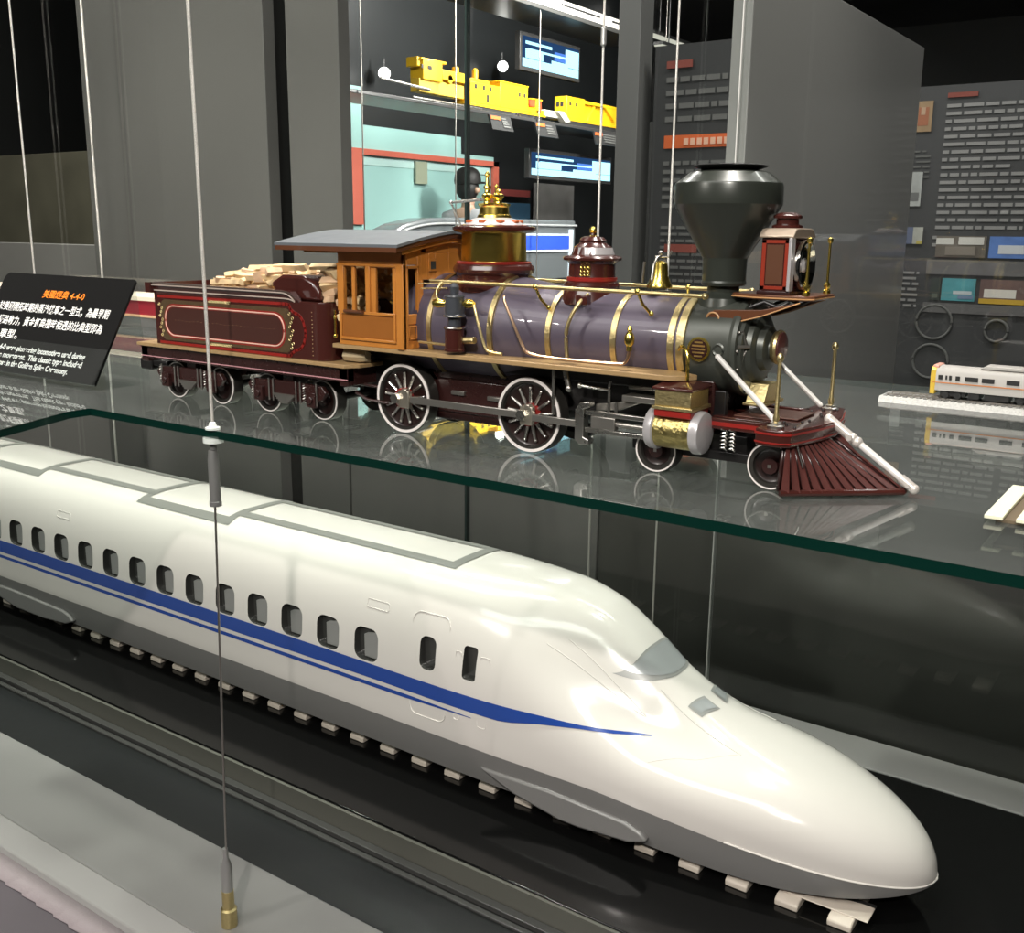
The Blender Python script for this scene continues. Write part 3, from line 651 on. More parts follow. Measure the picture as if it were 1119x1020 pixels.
for y in (LY-.030, LY+.030):
    m = MB(); m.lathe([(.0038, .1905), (.0038, .1935), (.0022, .195), (.0034, .1975), (.0034, .1995), (.0014, .202), (.0013, .240), (.0028, .2415), (.0028, .245), (.0, .2465)], (-.3445, y, 0), 'z', 16); m.build('lamp_shelf_post', brass, pf)
# ------------------------------------------------------------ cab
CX0, CX1, CYa, CYb = -.917, -.810, .930, 1.100
def wall(sg):
    ya, yb = sorted((S(.930, sg), S(.934, sg))); o = ya if sg < 0 else yb; t = -1 if sg < 0 else 1
    m = MB()
    def B(x0, x1, z0, z1, out=0, in_=0): m.box(x0, x1, ya-(out if sg < 0 else in_), yb+(out if sg > 0 else in_), z0, z1)
    B(CX0, CX1, .1085, .150); B(CX0, CX1, .2085, .226)
    for a, b in ((CX0, -.9060), (-.8720, -.8600), (-.8225, CX1)): B(a, b, .149, .209)
    B(-.8945, -.8890, .150, .209); B(-.8600, -.8545, .150, .209); B(-.8280, -.8225, .150, .209); B(-.860, -.823, .2040, .209); 
    w = m.build('cab_side', wood_or, loco, bevel=.0006)
    m = MB(); m.box(CX0+.0075, CX1-.0165, min(o, o+t*.0007), max(o, o+t*.0007), .1195, .1460); m.build('cab_side_panel', pbr('cab panel dark', (.30, .105, .02), .3, coat=.4, noise=.15, nscale=45), w)
    m = MB()
    for (x0, x1, z0, z1) in ((CX0+.003, CX1-.012, .1470, .1510), (CX0+.003, CX1-.012, .1150, .1185), (CX0+.003, CX0+.0065, .117, .148), (CX1-.0155, CX1-.012, .117, .148), (CX0-.001, CX1+.001, .205, .2085), (CX0, -.906, .15, .206), (-.8695, -.8625, .15, .206)): m.box(x0, x1, min(o, o+t*.0022), max(o, o+t*.0022), z0, z1)
    m.box(CX1-.010, CX1+.001, min(o, o+t*.0030), max(o, o+t*.0030), .1085, .209)
    m.build('cab_moulding', wood_or, w, bevel=.0008)
    m = MB(); m.box(-.905, -.872, min(o, o+t*.004), max(o, o+t*.004), .1490, .1520); m.cyl((-.904, o+t*.004, .1505), (-.873, o+t*.004, .1505), .002); m.build('arm_rest', wood_dk, w)
    m = MB(); m.cyl((-.922, o+t*.002, .118), (-.922, o+t*.002, .150), .0014); m.sph((-.922, o+t*.002, .1185), .003, n=8); m.sph((-.922, o+t*.002, .142), .0026, n=8); m.build('grab_rail', brass, w)
both(wall)
roofP = [(CYa-.024, .2265), (CYa-.024, .231)]
def rz(y): return .2485-.0165*abs((y-LY)/(.109))**1.35
# front wall: door panel with window, then wood face round the boiler
m = MB(); xf = CX1
def F(y0, y1, z0, z1): m.box(xf-.004, xf, y0, y1, z0, z1)
for q in (1, -1):
    def fy(a, b): return (a, b) if q > 0 else (2*LY-b, 2*LY-a)
    F(*fy(.930, .936), .1085, .226); F(*fy(.9555, .962), .1085, .226); F(*fy(.936, .9555), .1085, .118); F(*fy(.936, .9555), .138, .150); F(*fy(.936, .9555), .208, .226); m.box(xf-.003, xf-.001, *fy(.936, .9555), .118, .138)
    F(*fy(.962, .972), .19, .236); F(*fy(.962, LY), .222, .238)
    F(*fy(.972, .977), .19, .222); F(*fy(.989, LY), .19, .222); F(*fy(.977, .989), .19, .2015); F(*fy(.977, .989), .2135, .222)
    F(*fy(.962, .966), .1085, .19)
cf = m.build('cab_front', wood_or, loco, bevel=.0006)
m = MB(); m.box(xf, xf+.0015, .9755, .9905, .200, .2150); m.build('lookout_frame', wood_or, cf, bevel=.0004)
m = MB(); m.box(xf+.0005, xf+.0020, .9785, .9875, .2028, .2122); m.build('lookout_glass', pane_dark, cf)
m = MB(); m.box(xf, xf+.0014, .934, .9565, .2040, .2075); m.box(xf, xf+.0014, .934, .937, .11, .207); m.box(xf, xf+.0014, .9545, .9565, .11, .207); m.box(xf, xf+.0014, .9385, .953, .120, .1215); m.box(xf, xf+.0014, .9385, .953, .135, .1365); m.box(xf, xf+.0014, .9385, .9398, .12, .1365); m.box(xf, xf+.0014, .9518, .953, .12, .1365); m.build('cab_door_moulding', wood_or, cf, bevel=.0004)
# roof
N = 16; ys = [CYa-.024+(CYb-CYa+.048)*i/N for i in range(N+1)]
pr = [(y, rz(y)+.0) for y in ys]+[(y, rz(y)-.0035) for y in reversed(ys)]
m = MB(); m.prism(pr, 'x', -1.003, -.7985); rf = m.build('cab_roof', roofslate, loco, ang=30)
pr = [(y, rz(y)-.0036) for y in ys]+[(y, rz(y)-.0090) for y in reversed(ys)]
m = MB(); m.prism(pr, 'x', -1.0015, -.8000); m.build('roof_fascia', wood_dk, rf, ang=30)
ys2 = [CYa-.010+(CYb-CYa+.020)*i/N for i in range(N+1)]; pr = [(y, rz(y)-.0088) for y in ys2]+[(y, rz(y)-.0145) for y in reversed(ys2)]
m = MB(); m.prism(pr, 'x', -.965, -.8035); m.build('roof_cornice', wood_or, rf, ang=30)
# inside of the cab
m = MB(); m.cyl((-.835, LY, .155), (-.86, LY, .155), .05, n=40); m.box(-.915, -.835, LY-.07, LY+.07, .1085, .112); bh = m.build('backhead', black, loco)
m = MB()
for (y, z) in ((LY-.02, .185), (LY+.015, .188), (LY-.035, .165)): m.lathe([(.0, -.866), (.007, -.866), (.007, -.861), (.0, -.861)], (0, y, z), 'x', 20, cap=False)
m.tube([(-.865, LY-.03, .15), (-.88, LY-.03, .16), (-.88, LY-.01, .175)], .0015); m.build('cab_gauges', brass, bh)
m = MB(); m.box(-.905, -.87, LY-.068, LY-.048, .112, .138); m.build('cab_seat', maroon, loco, bevel=.002)
m = MB(); m.box(-.935, -.917, LY-.06, LY+.06, .098, .1035); m.build('footplate', wood_dk, loco)
# ------------------------------------------------------------ tender
ten = thing('locomotive_tender', (-1.12, LY, 0), 'dark maroon red-lined tender with a heap of firewood, coupled behind the orange cab', 'model tender')
TA, TB = .930, 1.100
def tender_outline(x0, x1, r, inset=0):
    a, b = TA+inset, TB-inset; P = [(x0+inset, a)]
    for k in range(7):
        t = PI/2*k/6; P.append((x1-inset-r+r*math.sin(t), a+r-r*math.cos(t)))
    for k in range(7):
        t = PI/2*k/6; P.append((x1-inset-r+r*math.cos(t), b-r+r*math.sin(t)))
    P.append((x0+inset, b)); return P
m = MB(); m.prism(tender_outline(-1.287, -.940, .016), 'z', .0835, .158); m.build('tender_tank', maroon, ten, bevel=.001)
# flared coping: rises behind a curved front corner
vs = []; fs = []; prof = [(.0, .156), (.001, .160), (.004, .166), (.0065, .1705), (.0085, .1715)]
xa, xb = -1.287, -.985
m = MB()
for sg in (-1, 1):
    vs = []; nx = 24
    for i in range(nx+1):
        x = xa+(xb-xa)*i/nx; fall = max(0, (x-(xb-.022))/.022); hgt = math.sqrt(max(0, 1-fall**2))
        for o_, z in prof:
            zz = .156+(z-.156)*hgt; vs.append((x, S(TA-o_*hgt, sg), zz))
        vs.append((x, S(TA+.004, sg), .156+(.1715-.156)*hgt)); vs.append((x, S(TA+.006, sg), .156))
    R = 7; m.add(vs, [(i*R+j, i*R+j+1, (i+1)*R+j+1, (i+1)*R+j) for i in range(nx) for j in range(R-1)]+[tuple(range(R)), tuple(nx*R+j for j in range(R-1, -1, -1))])
m.box(xa-.008, xa+.004, TA-.0085, TB+.0085, .157, .1715)
m.build('tender_coping', maroon, ten)
for z, o_ in ((.1605, .0012), (.1680, .0052)):
    m = MB(); pts = [(xa, TA-o_-.0008, z)]+[(x, TA-o_-.0008, z) for x in (-1.2, -1.1)]
    pts = [(xa+(xb-.03-xa)*i/10, TA-o_-.0008, z) for i in range(11)]
    for k in range(1, 7):
        t = PI/2*k/6; rr = z-.1565; pts.append((xb-.03+.02*math.sin(t), TA-o_*math.cos(t)-.0008, .1565+rr*math.cos(t)))
    m.tube(pts, .0009, 6); m.build('coping_beading', pbr('pale lining', (.5, .42, .36), .4), ten)
def lineloop(pts, r, name, mat, closed=True, y=TA-.0004):
    m = MB(); m.tube([(x, y, z) for x, z in pts], r, 6, closed=closed); o = m.build(name, mat, ten); return o
def scallop():
    P = [(-1.277, .1520), (-1.020, .1535)]
    P += [(-1.012, .1535), (-1.006, .1525), (-1.003, .147), (-.997, .143), (-.990, .141), (-.986, .139), (-.981, .133), (-.978, .124), (-.977, .118), (-.978, .112), (-.981, .104), (-.986, .098), (-.990, .096), (-.997, .094), (-1.003, .090), (-1.006, .0865), (-1.012, .0860)]
    P += [(-1.277, .0865)]
    return P
def bar2d(m, a, b, w, y0, y1):
    a = Vector((a[0], a[1])); b = Vector((b[0], b[1])); d = (b-a); n_ = Vector((-d.y, d.x)).normalized()*w/2; e = d.normalized()*w*.3
    P = [a-n_-e, b-n_+e, b+n_+e, a+n_-e]; m.prism([(p.x, p.y) for p in P], 'y', y0, y1)
m = MB(); P = scallop()
for a, b in zip(P, P[1:]): bar2d(m, a, b, .0038, TA-.0007, TA-.0001)
m.build('red_lining', red, ten, flat=True)
m = MB(); m.prism(rrect(-1.138, .119, .268, .058, .010), 'y', TA-.0006, TA-.0002); m.build('ornament_field', pbr('ornament olive', (.075, .045, .018), .5, noise=.5, nscale=260), ten, flat=True)
m = MB(); m.prism(rrect(-1.139, .1185, .252, .048, .021, 8), 'y', TA-.0009, TA-.0005); m.build('red_panel_edge', red, ten, flat=True)
m = MB(); m.prism(rrect(-1.139, .1185, .240, .038, .017, 8), 'y', TA-.0012, TA-.0008); m.build('name_panel', pbr('panel maroon', (.06, .022, .017), .3), ten, flat=True)
m = MB(); m.tube([(x, TA-.0010, z) for x, z in rrect(-1.139, .1185, .246, .042, .019, 8)], .0011, 6, closed=True); m.build('cream_line', cream, ten)
for cxx, czz in ((-1.003, .119), (-1.143, .1495), (-1.143, .0905), (-1.272, .119)):
    m = MB()
    for k in range(9):
        if abs(czz-.119) < .001: c_ = (cxx+.003*math.sin(k*2.1), TA-.0008, .097+.0055*k)
        else: c_ = (cxx-.02+.005*k, TA-.0008, czz)
        m.ring(c_, .0019, .0004, 'y', 10, m=4)
    m.build('scrollwork', brass2, ten)
m = MB()
for k in range(26): m.sph((-1.24+.0082*k, TA-.0012, .1195+.0006*math.sin(k*1.3)), .00045, n=4)
m.build('panel_rivets', brass2, ten); m = MB()
for k in range(12):
    m.sph((-.965, TA+.0001, .09+.005*k), .0007, n=4)
m.build('rivets', brass2, ten)
m = MB()
m.prism([(-1.045, .1715), (-1.052, .1760), (-1.048, .181), (-1.030, .190), (-.990, .190), (-.972, .183), (-.962, .172), (-.960, .1585), (-1.045, .1585)], 'y', TA+.010, TA+.052); m.build('tool_box', maroon, ten, bevel=.004)
m = MB(); m.prism([(-1.328, TA-.006), (-.905, TA-.006), (-.893, TA+.01), (-.893, TB-.01), (-.905, TB+.006), (-1.328, TB+.006)], 'z', .0785, .0835); m.build('tender_deck', tan, ten, bevel=.0008)
m = MB(); m.box(-1.326, -.905, TA, TA+.012, .060, .0785); m.box(-1.326, -.905, TB-.012, TB, .060, .0785); m.box(-1.326, -1.31, TA, TB, .055, .0785); m.box(-.92, -.905, TA, TB, .055, .0785); m.box(-1.3, -.93, LY-.04, LY+.04, .05, .07); fr = m.build('tender_frame', maroon2, ten, bevel=.001)
m = MB(); m.box(-1.326, -.905, TA-.0006, TA, .0628, .0640); m.build('pink_lining', pbr('lining pink', (.55, .28, .3), .4), fr)
for x0 in (-1.2315, -1.030):
    m = MB()
    for sg in (-1, 1):
        ya, yb = sorted((S(.940, sg), S(.947, sg)))
        m.prism([(x0-.075, .040), (x0-.068, .048), (x0-.02, .050), (x0+.02, .050), (x0+.068, .048), (x0+.075, .040), (x0+.068, .030), (x0+.03, .024), (x0-.03, .024), (x0-.068, .030)], 'y', ya, yb)
    m.box(x0-.01, x0+.01, .945, 2*LY-.945, .03, .06); tr = m.build('tender_truck_frame', maroon2, ten, bevel=.001)
    for xx in (x0-.0485, x0+.0525):
        m = MB(); m.box(xx-.008, xx+.008, .934, .941, .020, .040); m.cyl((xx, .9345, .03), (xx, .931, .03), .005); m.build('journal_box', maroon2, tr, bevel=.001)
    m = MB()
    for k in range(5): m.box(x0-.020+.003*k, x0+.020-.003*k, .936, .941, .030-.0025*k, .0326-.0025*k)
    m.build('leaf_spring', steel2, tr)
    for xx in (-.03, -.022, .022, .03, -.06, .06):
        m = MB(); m.cyl((x0+xx, .938, .022), (x0+xx, .938, .052), .0012); m.build('spring_bolt', steel2, tr)
    for xx in (-.064, .036):
        m = MB(); m.tube([(x0+xx+.0016*math.cos(k*1.1), .939+.0016*math.sin(k*1.1), .024+.0006*k) for k in range(44)], .0006, 5); m.build('coil_spring', steel, tr)
_loco = loco; loco = ten
for sg in (-1, 1):
    for x in (-1.2800, -1.1815, -1.0825, -.9775): wheel_parts('tender_wheel', x, S(.9565, sg), sg, .0275, 0)
for x in (-1.2800, -1.1815, -1.0825, -.9775):
    m = MB(); m.cyl((x, .962, .0275), (x, 2*LY-.962, .0275), .005); m.build('axle', black, ten)
loco = _loco
m = MB(); m.box(-1.372, -1.32, LY-.045, LY-.03, .040, .050); m.box(-1.385, -1.355, LY-.048, LY-.026, .034, .052); m.build('rear_coupler', black, ten, bevel=.003)
m = MB(); m.box(-.906, -.86, LY-.02, LY+.02, .052, .060); m.tube([(-.91, .95, .045), (-.89, .95, .038), (-.86, .955, .036)], .002); m.tube([(-.91, .96, .055), (-.86, .965, .052)], .002); m.build('draw_bar', maroon2, ten)
m = MB(); m.lathe([(.0, 0), (.008, .001), (.010, .003), (.008, .005), (.0, .006)], (-.925, .955, .084), 'z', 16, cap=False); m.build('hand_brake_step', maroon2, ten)
# firewood: every log a thing of its own
def log(name, c, d, L, r, mat, seed):
    rr = random.Random(seed); q = Vector(d).to_track_quat('X', 'Z'); n = rr.choice((3, 4, 4, 5)); rot = rr.random()*6
    vs = []
    sec = [(r*(.75+.5*rr.random()), 2*PI*(k+.4*rr.random())/n+rot) for k in range(n)]
    for e in (-.5, -.15, .2, .5):
        j = .85+.3*rr.random(); tw = .1*rr.random()
        for a_, t in sec: vs.append(Vector(c)+q @ Vector((e*L+rr.uniform(-.001, .001), a_*j*math.cos(t+tw), a_*j*math.sin(t+tw))))
    m = MB(); m.add(vs, [(e*n+k, e*n+(k+1) % n, (e+1)*n+(k+1) % n, (e+1)*n+k) for e in range(3) for k in range(n)]+[tuple(range(n-1, -1, -1)), tuple(3*n+k for k in range(n))])
    o = m.build(name, mat, None, loc=c, bevel=.0005, flat=True); tag(o, 'split pale firewood log in the heap on the maroon tender', 'firewood log', 'firewood logs heaped on the tender'); return o
k = 0
for layer, (z, n, xa_, xb_) in enumerate(((.1625, 9, -1.20, -.985), (.1700, 9, -1.195, -.985), (.1775, 9, -1.18, -.985), (.1850, 8, -1.165, -.98), (.1915, 6, -1.14, -.98))):
    for i in range(n):
        for row in range(3):
            x = xa_+(xb_-xa_)*(i+.5)/n+rnd.uniform(-.005, .005); y = LY-.044+.042*row+rnd.uniform(-.005, .005)
            if row == 0 and -1.07 < x: continue
            ang = rnd.uniform(-.6, .6)+(PI/2 if rnd.random() < .4 else 0.1)
            log('firewood_log', (x, y, z+rnd.uniform(-.0015, .0015)), (math.cos(ang), math.sin(ang), rnd.uniform(-.16, .16)), rnd.uniform(.020, .040), rnd.uniform(.0048, .0068), (logend if rnd.random() < .68 else logbark), 100+k); k += 1
for i in range(44):
    col = i % 9; lay = i//9
    x = -.954+.006*rnd.random()+.004*lay*.3; z = .1625+.0078*lay; y = LY-.068+.0165*col+rnd.uniform(-.003, .003)
    ang = rnd.uniform(-.5, .5)
    log('firewood_log', (x, y, z), (math.cos(ang), math.sin(ang), rnd.uniform(-.25, .25)), rnd.uniform(.022, .034), rnd.uniform(.0050, .0070), (logend if rnd.random() < .75 else logbark), 300+i)
for i in range(15):
    log('firewood_log', (-.9285, LY-.066+.014*(i % 5)+rnd.uniform(-.002, .002), .1585-.0095*(i//5)), (math.cos(1.0+i), math.sin(1.0+i), .15), .017, .0056, logend if i % 3 else logbark, 400+i)
for i, (x, y, z, L, a) in enumerate(((-1.160, LY-.052, .1745, .07, .05), (-1.090, LY-.052, .1835, .06, .12), (-1.06, LY-.03, .198, .07, -.1), (-1.0, LY-.02, .1995, .06, .06), (-1.02, LY+.03, .199, .07, .2), (-1.12, LY-.01, .195, .07, .3), (-.97, LY-.03, .197, .045, .5))):
    log('firewood_log', (x, y, z), (math.cos(a), math.sin(a), .04), L, .0050, logend, 500+i)
o_ = log('firewood_log', (-.908, .950, .0915), (1, .15, 0), .034, .0085, pbr('step log', (.45, .36, .22), .7, noise=.3, bump=.3), 901)
o_['label'] = 'single short log lying on the tender step below the cab'; del o_['group']
# ------------------------------------------------------------ showcase
ledgem = pbr('ledge grey', (.215, .21, .205), .35, noise=.05, nscale=8)
gloss_black = pbr('gloss black deck', (.004, .004, .004), .10, spec=.35)
deckdark = pbr('dark deck', (.010, .011, .011), .34)
olive = pbr('deck face olive', (.10, .10, .085), .3)
lipm = pbr('lip grey', (.30, .29, .285), .3)
pinkt = pbr('edge trim pinkish', (.30, .25, .265), .5, bump=.3, nscale=300)
plum = pbr('plinth plum grey', (.085, .07, .082), .6, noise=.1)
panelg = pbr('partition grey', (.135, .13, .122), .42, noise=.04, nscale=3)
paneld = pbr('partition dark', (.020, .021, .020), .3)
case = thing('display_case', (-1.2, 1.3, -1.05), 'long museum display case with black glossy deck, pale ledges and glass back', 'display case')
m = MB(); m.box(-3.6, .9, 1.094, 1.735, -.735, -.685); m.build('glossy_platform', gloss_black, case, bevel=.002)
m = MB(); m.box(-3.6, .9, 1.088, 1.0938, -.728, -.688); m.build('platform_face', olive, case)
m = MB(); m.box(-3.6, .9, 1.072, 1.0875, -.731, -.722); m.box(-3.6, .9, 1.056, 1.066, -.731, -.726); m.build('groove_trim', pbr('groove dark', (.05, .05, .048), .25), case, bevel=.001)
m = MB(); m.box(-3.6, .9, .944, 1.088, -.745, -.731); m.build('lower_deck', deckdark, case)
m = MB(); m.box(-3.6, .9, .787, .944, -.745, -.729); m.build('front_ledge', ledgem, case, bevel=.002)
m = MB(); m.prism([(.787, -.745), (.787, -.729), (.745, -.738), (.740, -.748)], 'x', -3.6, .9); m.build('ledge_lip', lipm, case, bevel=.002)
m = MB(); vs = []
n = 400
top = []; bot = []
for i in range(n+1):
    x = -2.2+2.6*i/n; yv = .700+.004*((i*7919) % 13)/13
    top.append((x, .742, -.7465)); bot.append((x, yv, -.7465))
m.strip(top, bot); m.build('edge_trim', pinkt, case, solid=.001)
m = MB(); m.box(-3.6, .9, .25, .787, -.80, -.748); m.build('plinth_top', plum, case, bevel=.003)
m = MB(); m.box(-3.6, .9, .28, 1.88, -1.05, -.80); m.build('plinth', paneld, case)
m = MB(); m.box(-3.6, .9, 1.735, 1.845, -.745, -.683); m.build('back_ledge', ledgem, case, bevel=.002)
m = MB(); m.box(-3.6, .9, .787, 1.845, -.80, -.745); m.build('case_floor', paneld, case)
back_g = clear_glass('back glass', (.93, .945, .94), 1.5)
for a, b in ((-3.6, -1.430), (-1.424, -.800), (-.797, .9)):
    m = MB(); m.box(a, b, 1.852, 1.860, -.70, 1.70); m.build('glass_pane', back_g, case)
m = MB(); m.box(-1.4295, -1.4245, 1.848, 1.862, -.70, 1.7); m.build('pane_joint', pbr('joint dark', (.02, .03, .028), .2), case)
m = MB(); m.box(-.7995, -.7975, 1.848, 1.862, -.68, 1.7); m.build('pane_joint', pbr('joint pale', (.5, .5, .48), .3), case)
# glass shelf
shelf_g = clear_glass('shelf glass', (.84, .885, .865), 1.52, haze=.07)
edge_g = pbr('glass edge green', (.002, .022, .016), .08, coat=.6)
def glass_shelf(poly, z0, z1, label, name='glass_shelf', grp=None):
    m = MB(); n = len(poly)
    vs = [(p[0], p[1], z0) for p in poly]+[(p[0], p[1], z1) for p in poly]
    m.add(vs, [tuple(range(n-1, -1, -1)), tuple(range(n, 2*n))], 0)
    m.add(vs, [(i, (i+1) % n, (i+1) % n+n, i+n) for i in range(n)], 1)
    o = m.build(name, [shelf_g, edge_g], None, loc=(poly[0][0], poly[0][1], z1), flat=True)
    return tag(o, label, 'glass shelf', grp)
glass_shelf([(-1.300, .822), (.60, .822), (.60, 1.80), (-3.5, 1.80), (-3.5, .20), (-1.245, .20), (-1.245, .66), (-1.300, .79)], -.0102, 0, 'clear glass shelf with dark green edge carrying the brass locomotive')
# cables
cablem = pbr('braided steel cable', (.62, .60, .56), .4, metal=.6, noise=.5, nscale=900, bump=.8)
def cable(x, y, z0, z1, r, label, name='steel_cable', cat='cable', grp=None, mat=None):
    m = MB(); m.cyl((x, y, z0), (x, y, z1), r, n=12); o = m.build(name, mat or cablem, None, loc=(x, y, z0)); return tag(o, label, cat, grp)
ct = thing('front_suspension_cable', (-1.060, .826, -.729), 'braided steel cable in front of the tender with a clamp under the shelf edge', 'cable')
def lean(z): return -1.0415+(-1.0675+1.0415)*(-z/.70) if z < 0 else -1.0415-.003*z
m = MB(); m.tube([(lean(z), .826, z) for z in (0.0, .3, .8, 1.7)], .0022, 12); m.build('upper_cable', cablem, ct)
m = MB(); m.tube([(lean(z), .826, z) for z in (-.10, -.3, -.5, -.63)], .0015, 12); m.build('lower_cable', steel2, ct)
chrome = pbr('chrome fitting', (.42, .42, .41), .3, metal=.65)
cx = lean(-.06)
m = MB(); m.lathe([(.0045, -.026), (.0045, -.012)], (cx+.001, .826, 0), 'z', 20); m.lathe([(.0035, -.101), (.0078, -.1005), (.0078, -.0945), (.0070, -.094), (.0070, -.040), (.0055, -.027), (.0040, -.0265)], (cx, .826, 0), 'z', 28); m.build('shelf_clamp', chrome, ct)
m = MB(); m.lathe([(.0130, -.0165), (.0130, -.0105)], (lean(0), .826, 0), 'z', 28); m.lathe([(.0095, .0002), (.0095, .003), (.0055, .004), (.004, .009), (.0025, .010)], (lean(0), .826, 0), 'z', 28); m.build('clamp_washer', pbr('washer pale', (.75, .8, .76), .15), ct)
cx = lean(-.66)
m = MB(); m.lathe([(.0035, -.605), (.0042, -.612), (.0040, -.620), (.0072, -.630), (.0080, -.640), (.0080, -.672), (.0070, -.676)], (cx, .826, 0), 'z', 28); m.build('turnbuckle', chrome, ct)
m = MB(); m.lathe([(.0085, -.672), (.0085, -.700), (.0115, -.702), (.0115, -.7285)], (cx, .826, 0), 'z', 24); m.build('turnbuckle_base', brass2, ct)
for (x, y, z0, r, lb) in ((-1.030, 1.752, -.683, .0022, 'steel cable behind the sand dome, just left of the bell'), (-2.728, 1.80, -.683, .0035, 'thin pale cable beside the grey partition, above the black sign'), (-3.085, 1.80, -.683, .003, 'thin cable at the far left over the black sign'), (-.902, 1.80, -.683, .002, 'thin cable beside the tall black smoke stack')):
    c_ = thing('rear_suspension_cable', (x, y, z0), lb, 'cable')
    m = MB(); m.cyl((x, y, z0), (x, y, 1.7), r, n=12); m.build('cable', cablem, c_)
    for zz in (.02, -.03) if x != -1.030 else (.02, -.03, .60):
        m = MB(); m.lathe([(r, zz-.018), (r*2.4, zz-.014), (r*2.4, zz+.014), (r, zz+.018)], (x, y, 0), 'z', 16); m.build('clamp', chrome, c_)
# ------------------------------------------------------------ information sign
sg_ = thing('information_sign', (-1.62, .918, 0), 'black slanted information sign with orange title and white text beside the tender', 'sign')
O = Vector((-1.436, .918, .008)); U = Vector((-1, 0, 0)); V = Vector((0, .089, .160)).normalized(); Nn = Vector((0, -V.z, V.y)); Hh = .182; Wd = .378
signm = pbr('sign black acrylic', (.012, .012, .012), .22)
def sp_(u, v, n=0): return O+U*u+V*v+Nn*n
Nn = Vector((0, -V.z, V.y))
m = MB(); c8 = [(0, 0), (Wd, 0), (Wd, Hh-.012), (Wd-.004, Hh-.004), (Wd-.012, Hh), (.004, Hh), (0, Hh-.004)]
m.add([sp_(u, v) for u, v in c8]+[sp_(u, v, -.004) for u, v in c8], [tuple(range(7)), tuple(range(13, 6, -1))]+[(i, i+7, (i+1) % 7+7, (i+1) % 7) for i in range(7)]); m.build('sign_plate', signm, sg_)
acr = clear_glass('acrylic', (.9, .93, .92), 1.5, haze=.03)
m = MB(); m.add([(-1.436, .912, .0005), (-1.814, .912, .0005), (-1.814, 1.02, .0005), (-1.436, 1.02, .0005), (-1.436, .912, .006), (-1.814, .912, .006), (-1.814, 1.005, .150), (-1.436, 1.005, .150), (-1.436, 1.02, .006), (-1.814, 1.02, .006)], [(0, 1, 2, 3), (4, 5, 6, 7), (7, 6, 9, 8), (0, 4, 5, 1), (0, 3, 8, 4), (4, 8, 7), (1, 5, 9, 2), (5, 6, 9)]); m.build('acrylic_stand', acr, sg_, flat=True)
orange = pbr('print orange', (.95, .25, .02), .5); wprint = pbr('print white', (.82, .82, .8), .5)
def text(body, size, u_right, v, mat, name, align='RIGHT', width=None, bold=.0):
    cu = bpy.data.curves.new(name, 'FONT'); cu.body = body; cu.size = size; cu.align_x = align; cu.offset = bold; cu.shear = 0; cu.extrude = 0
    t = bpy.data.objects.new(name, cu); COL.objects.link(t)
    bpy.context.view_layer.update(); dg = bpy.context.evaluated_depsgraph_get()
    me = bpy.data.meshes.new_from_object(t.evaluated_get(dg)); bpy.data.objects.remove(t)
    xs = [v_.co.x for v_ in me.vertices]
    if xs:
        x1 = max(xs); x0 = min(xs); k = (width/(x1-x0)) if width else 1
        for v_ in me.vertices:
            X = (v_.co.x-x1)*k; Y = v_.co.y; p = sp_(u_right-X, v+Y, .0006); v_.co = p-Vector(sg_['org'])
    me.materials.append(mat); o = bpy.data.objects.new(name, me); COL.objects.link(o); o.parent = sg_; return o
# reading direction on the plate runs towards +X
text('美國經典 4-4-0', .0160, .116, Hh-.042, orange, 'title_lettering', width=.120, bold=.0002)
text('之於美國開拓時期的蒸汽機車之一型式，為最早期', .0180, .032, Hh-.070, wprint, 'chinese_lettering', width=.338, bold=.0002)
text('型之鐵路動力，黃金釘典禮時相遇的比典型即為', .0180, .034, Hh-.096, wprint, 'chinese_lettering', width=.338, bold=.0002)
text('之車型。', .0180, .262, Hh-.121, wprint, 'chinese_lettering', width=.080, bold=.0002)
text('4-4-0 were pioneering locomotives used during', .0135, .050, Hh-.143, wprint, 'english_lettering', width=.262, bold=.0004)
text('the movement.  This classic type included', .0135, .050, Hh-.157, wprint, 'english_lettering', width=.255, bold=.0004)
text('those in the Golden Spike Ceremony.', .0135, .080, Hh-.171, wprint, 'english_lettering', width=.215, bold=.0004)
# ------------------------------------------------------------ small railcar at the right
rc = thing('small_railcar_model', (-.1, 1.62, .018), 'small pale grey railcar model with yellow front and orange line, on grey track at right', 'model railcar')
rcw = pbr('railcar grey', (.40, .385, .36), .35); ry = pbr('railcar yellow', (.62, .42, .05), .35); ro = pbr('railcar orange', (.55, .18, .03), .4); rd = pbr('railcar dark', (.03, .03, .03), .3)
x0, x1 = -.358, .25
m = MB(); m.prism([(1.603, .024), (1.603, .052), (1.606, .057), (1.614, .0595), (1.632, .0595), (1.640, .057), (1.643, .052), (1.643, .024)], 'x', x0, x1); m.build('car_body', rcw, rc)
m = MB(); m.prism([(1.6025, .018), (1.6025, .053), (1.606, .0575), (1.614, .0600), (1.632, .0600), (1.640, .0575), (1.6435, .053), (1.6435, .018)], 'x', x0-.004, x0+.0035); m.build('yellow_front', ry, rc, bevel=.001)
m = MB(); m.box(x0-.001, x1, 1.6022, 1.6030, .0352, .0365); m.build('orange_line', ro, rc)
m = MB(); m.box(x0-.0025, x0+.006, 1.606, 1.640, .0565, .061); m.build('front_lamp_housing', pbr('lamp pinkish', (.7, .35, .28), .3), rc, bevel=.001)
for (a, b) in ((.007, .013), (.017, .0195), (.022, .0255), (.031, .037), (.044, .062), (.067, .084), (.100, .117), (.130, .147), (.160, .178), (.2, .22)):
    m = MB(); m.box(x0+a, x0+b, 1.6018, 1.6034, .0405 if b-a > .003 else .041, .0470); m.build('window', rd, rc)
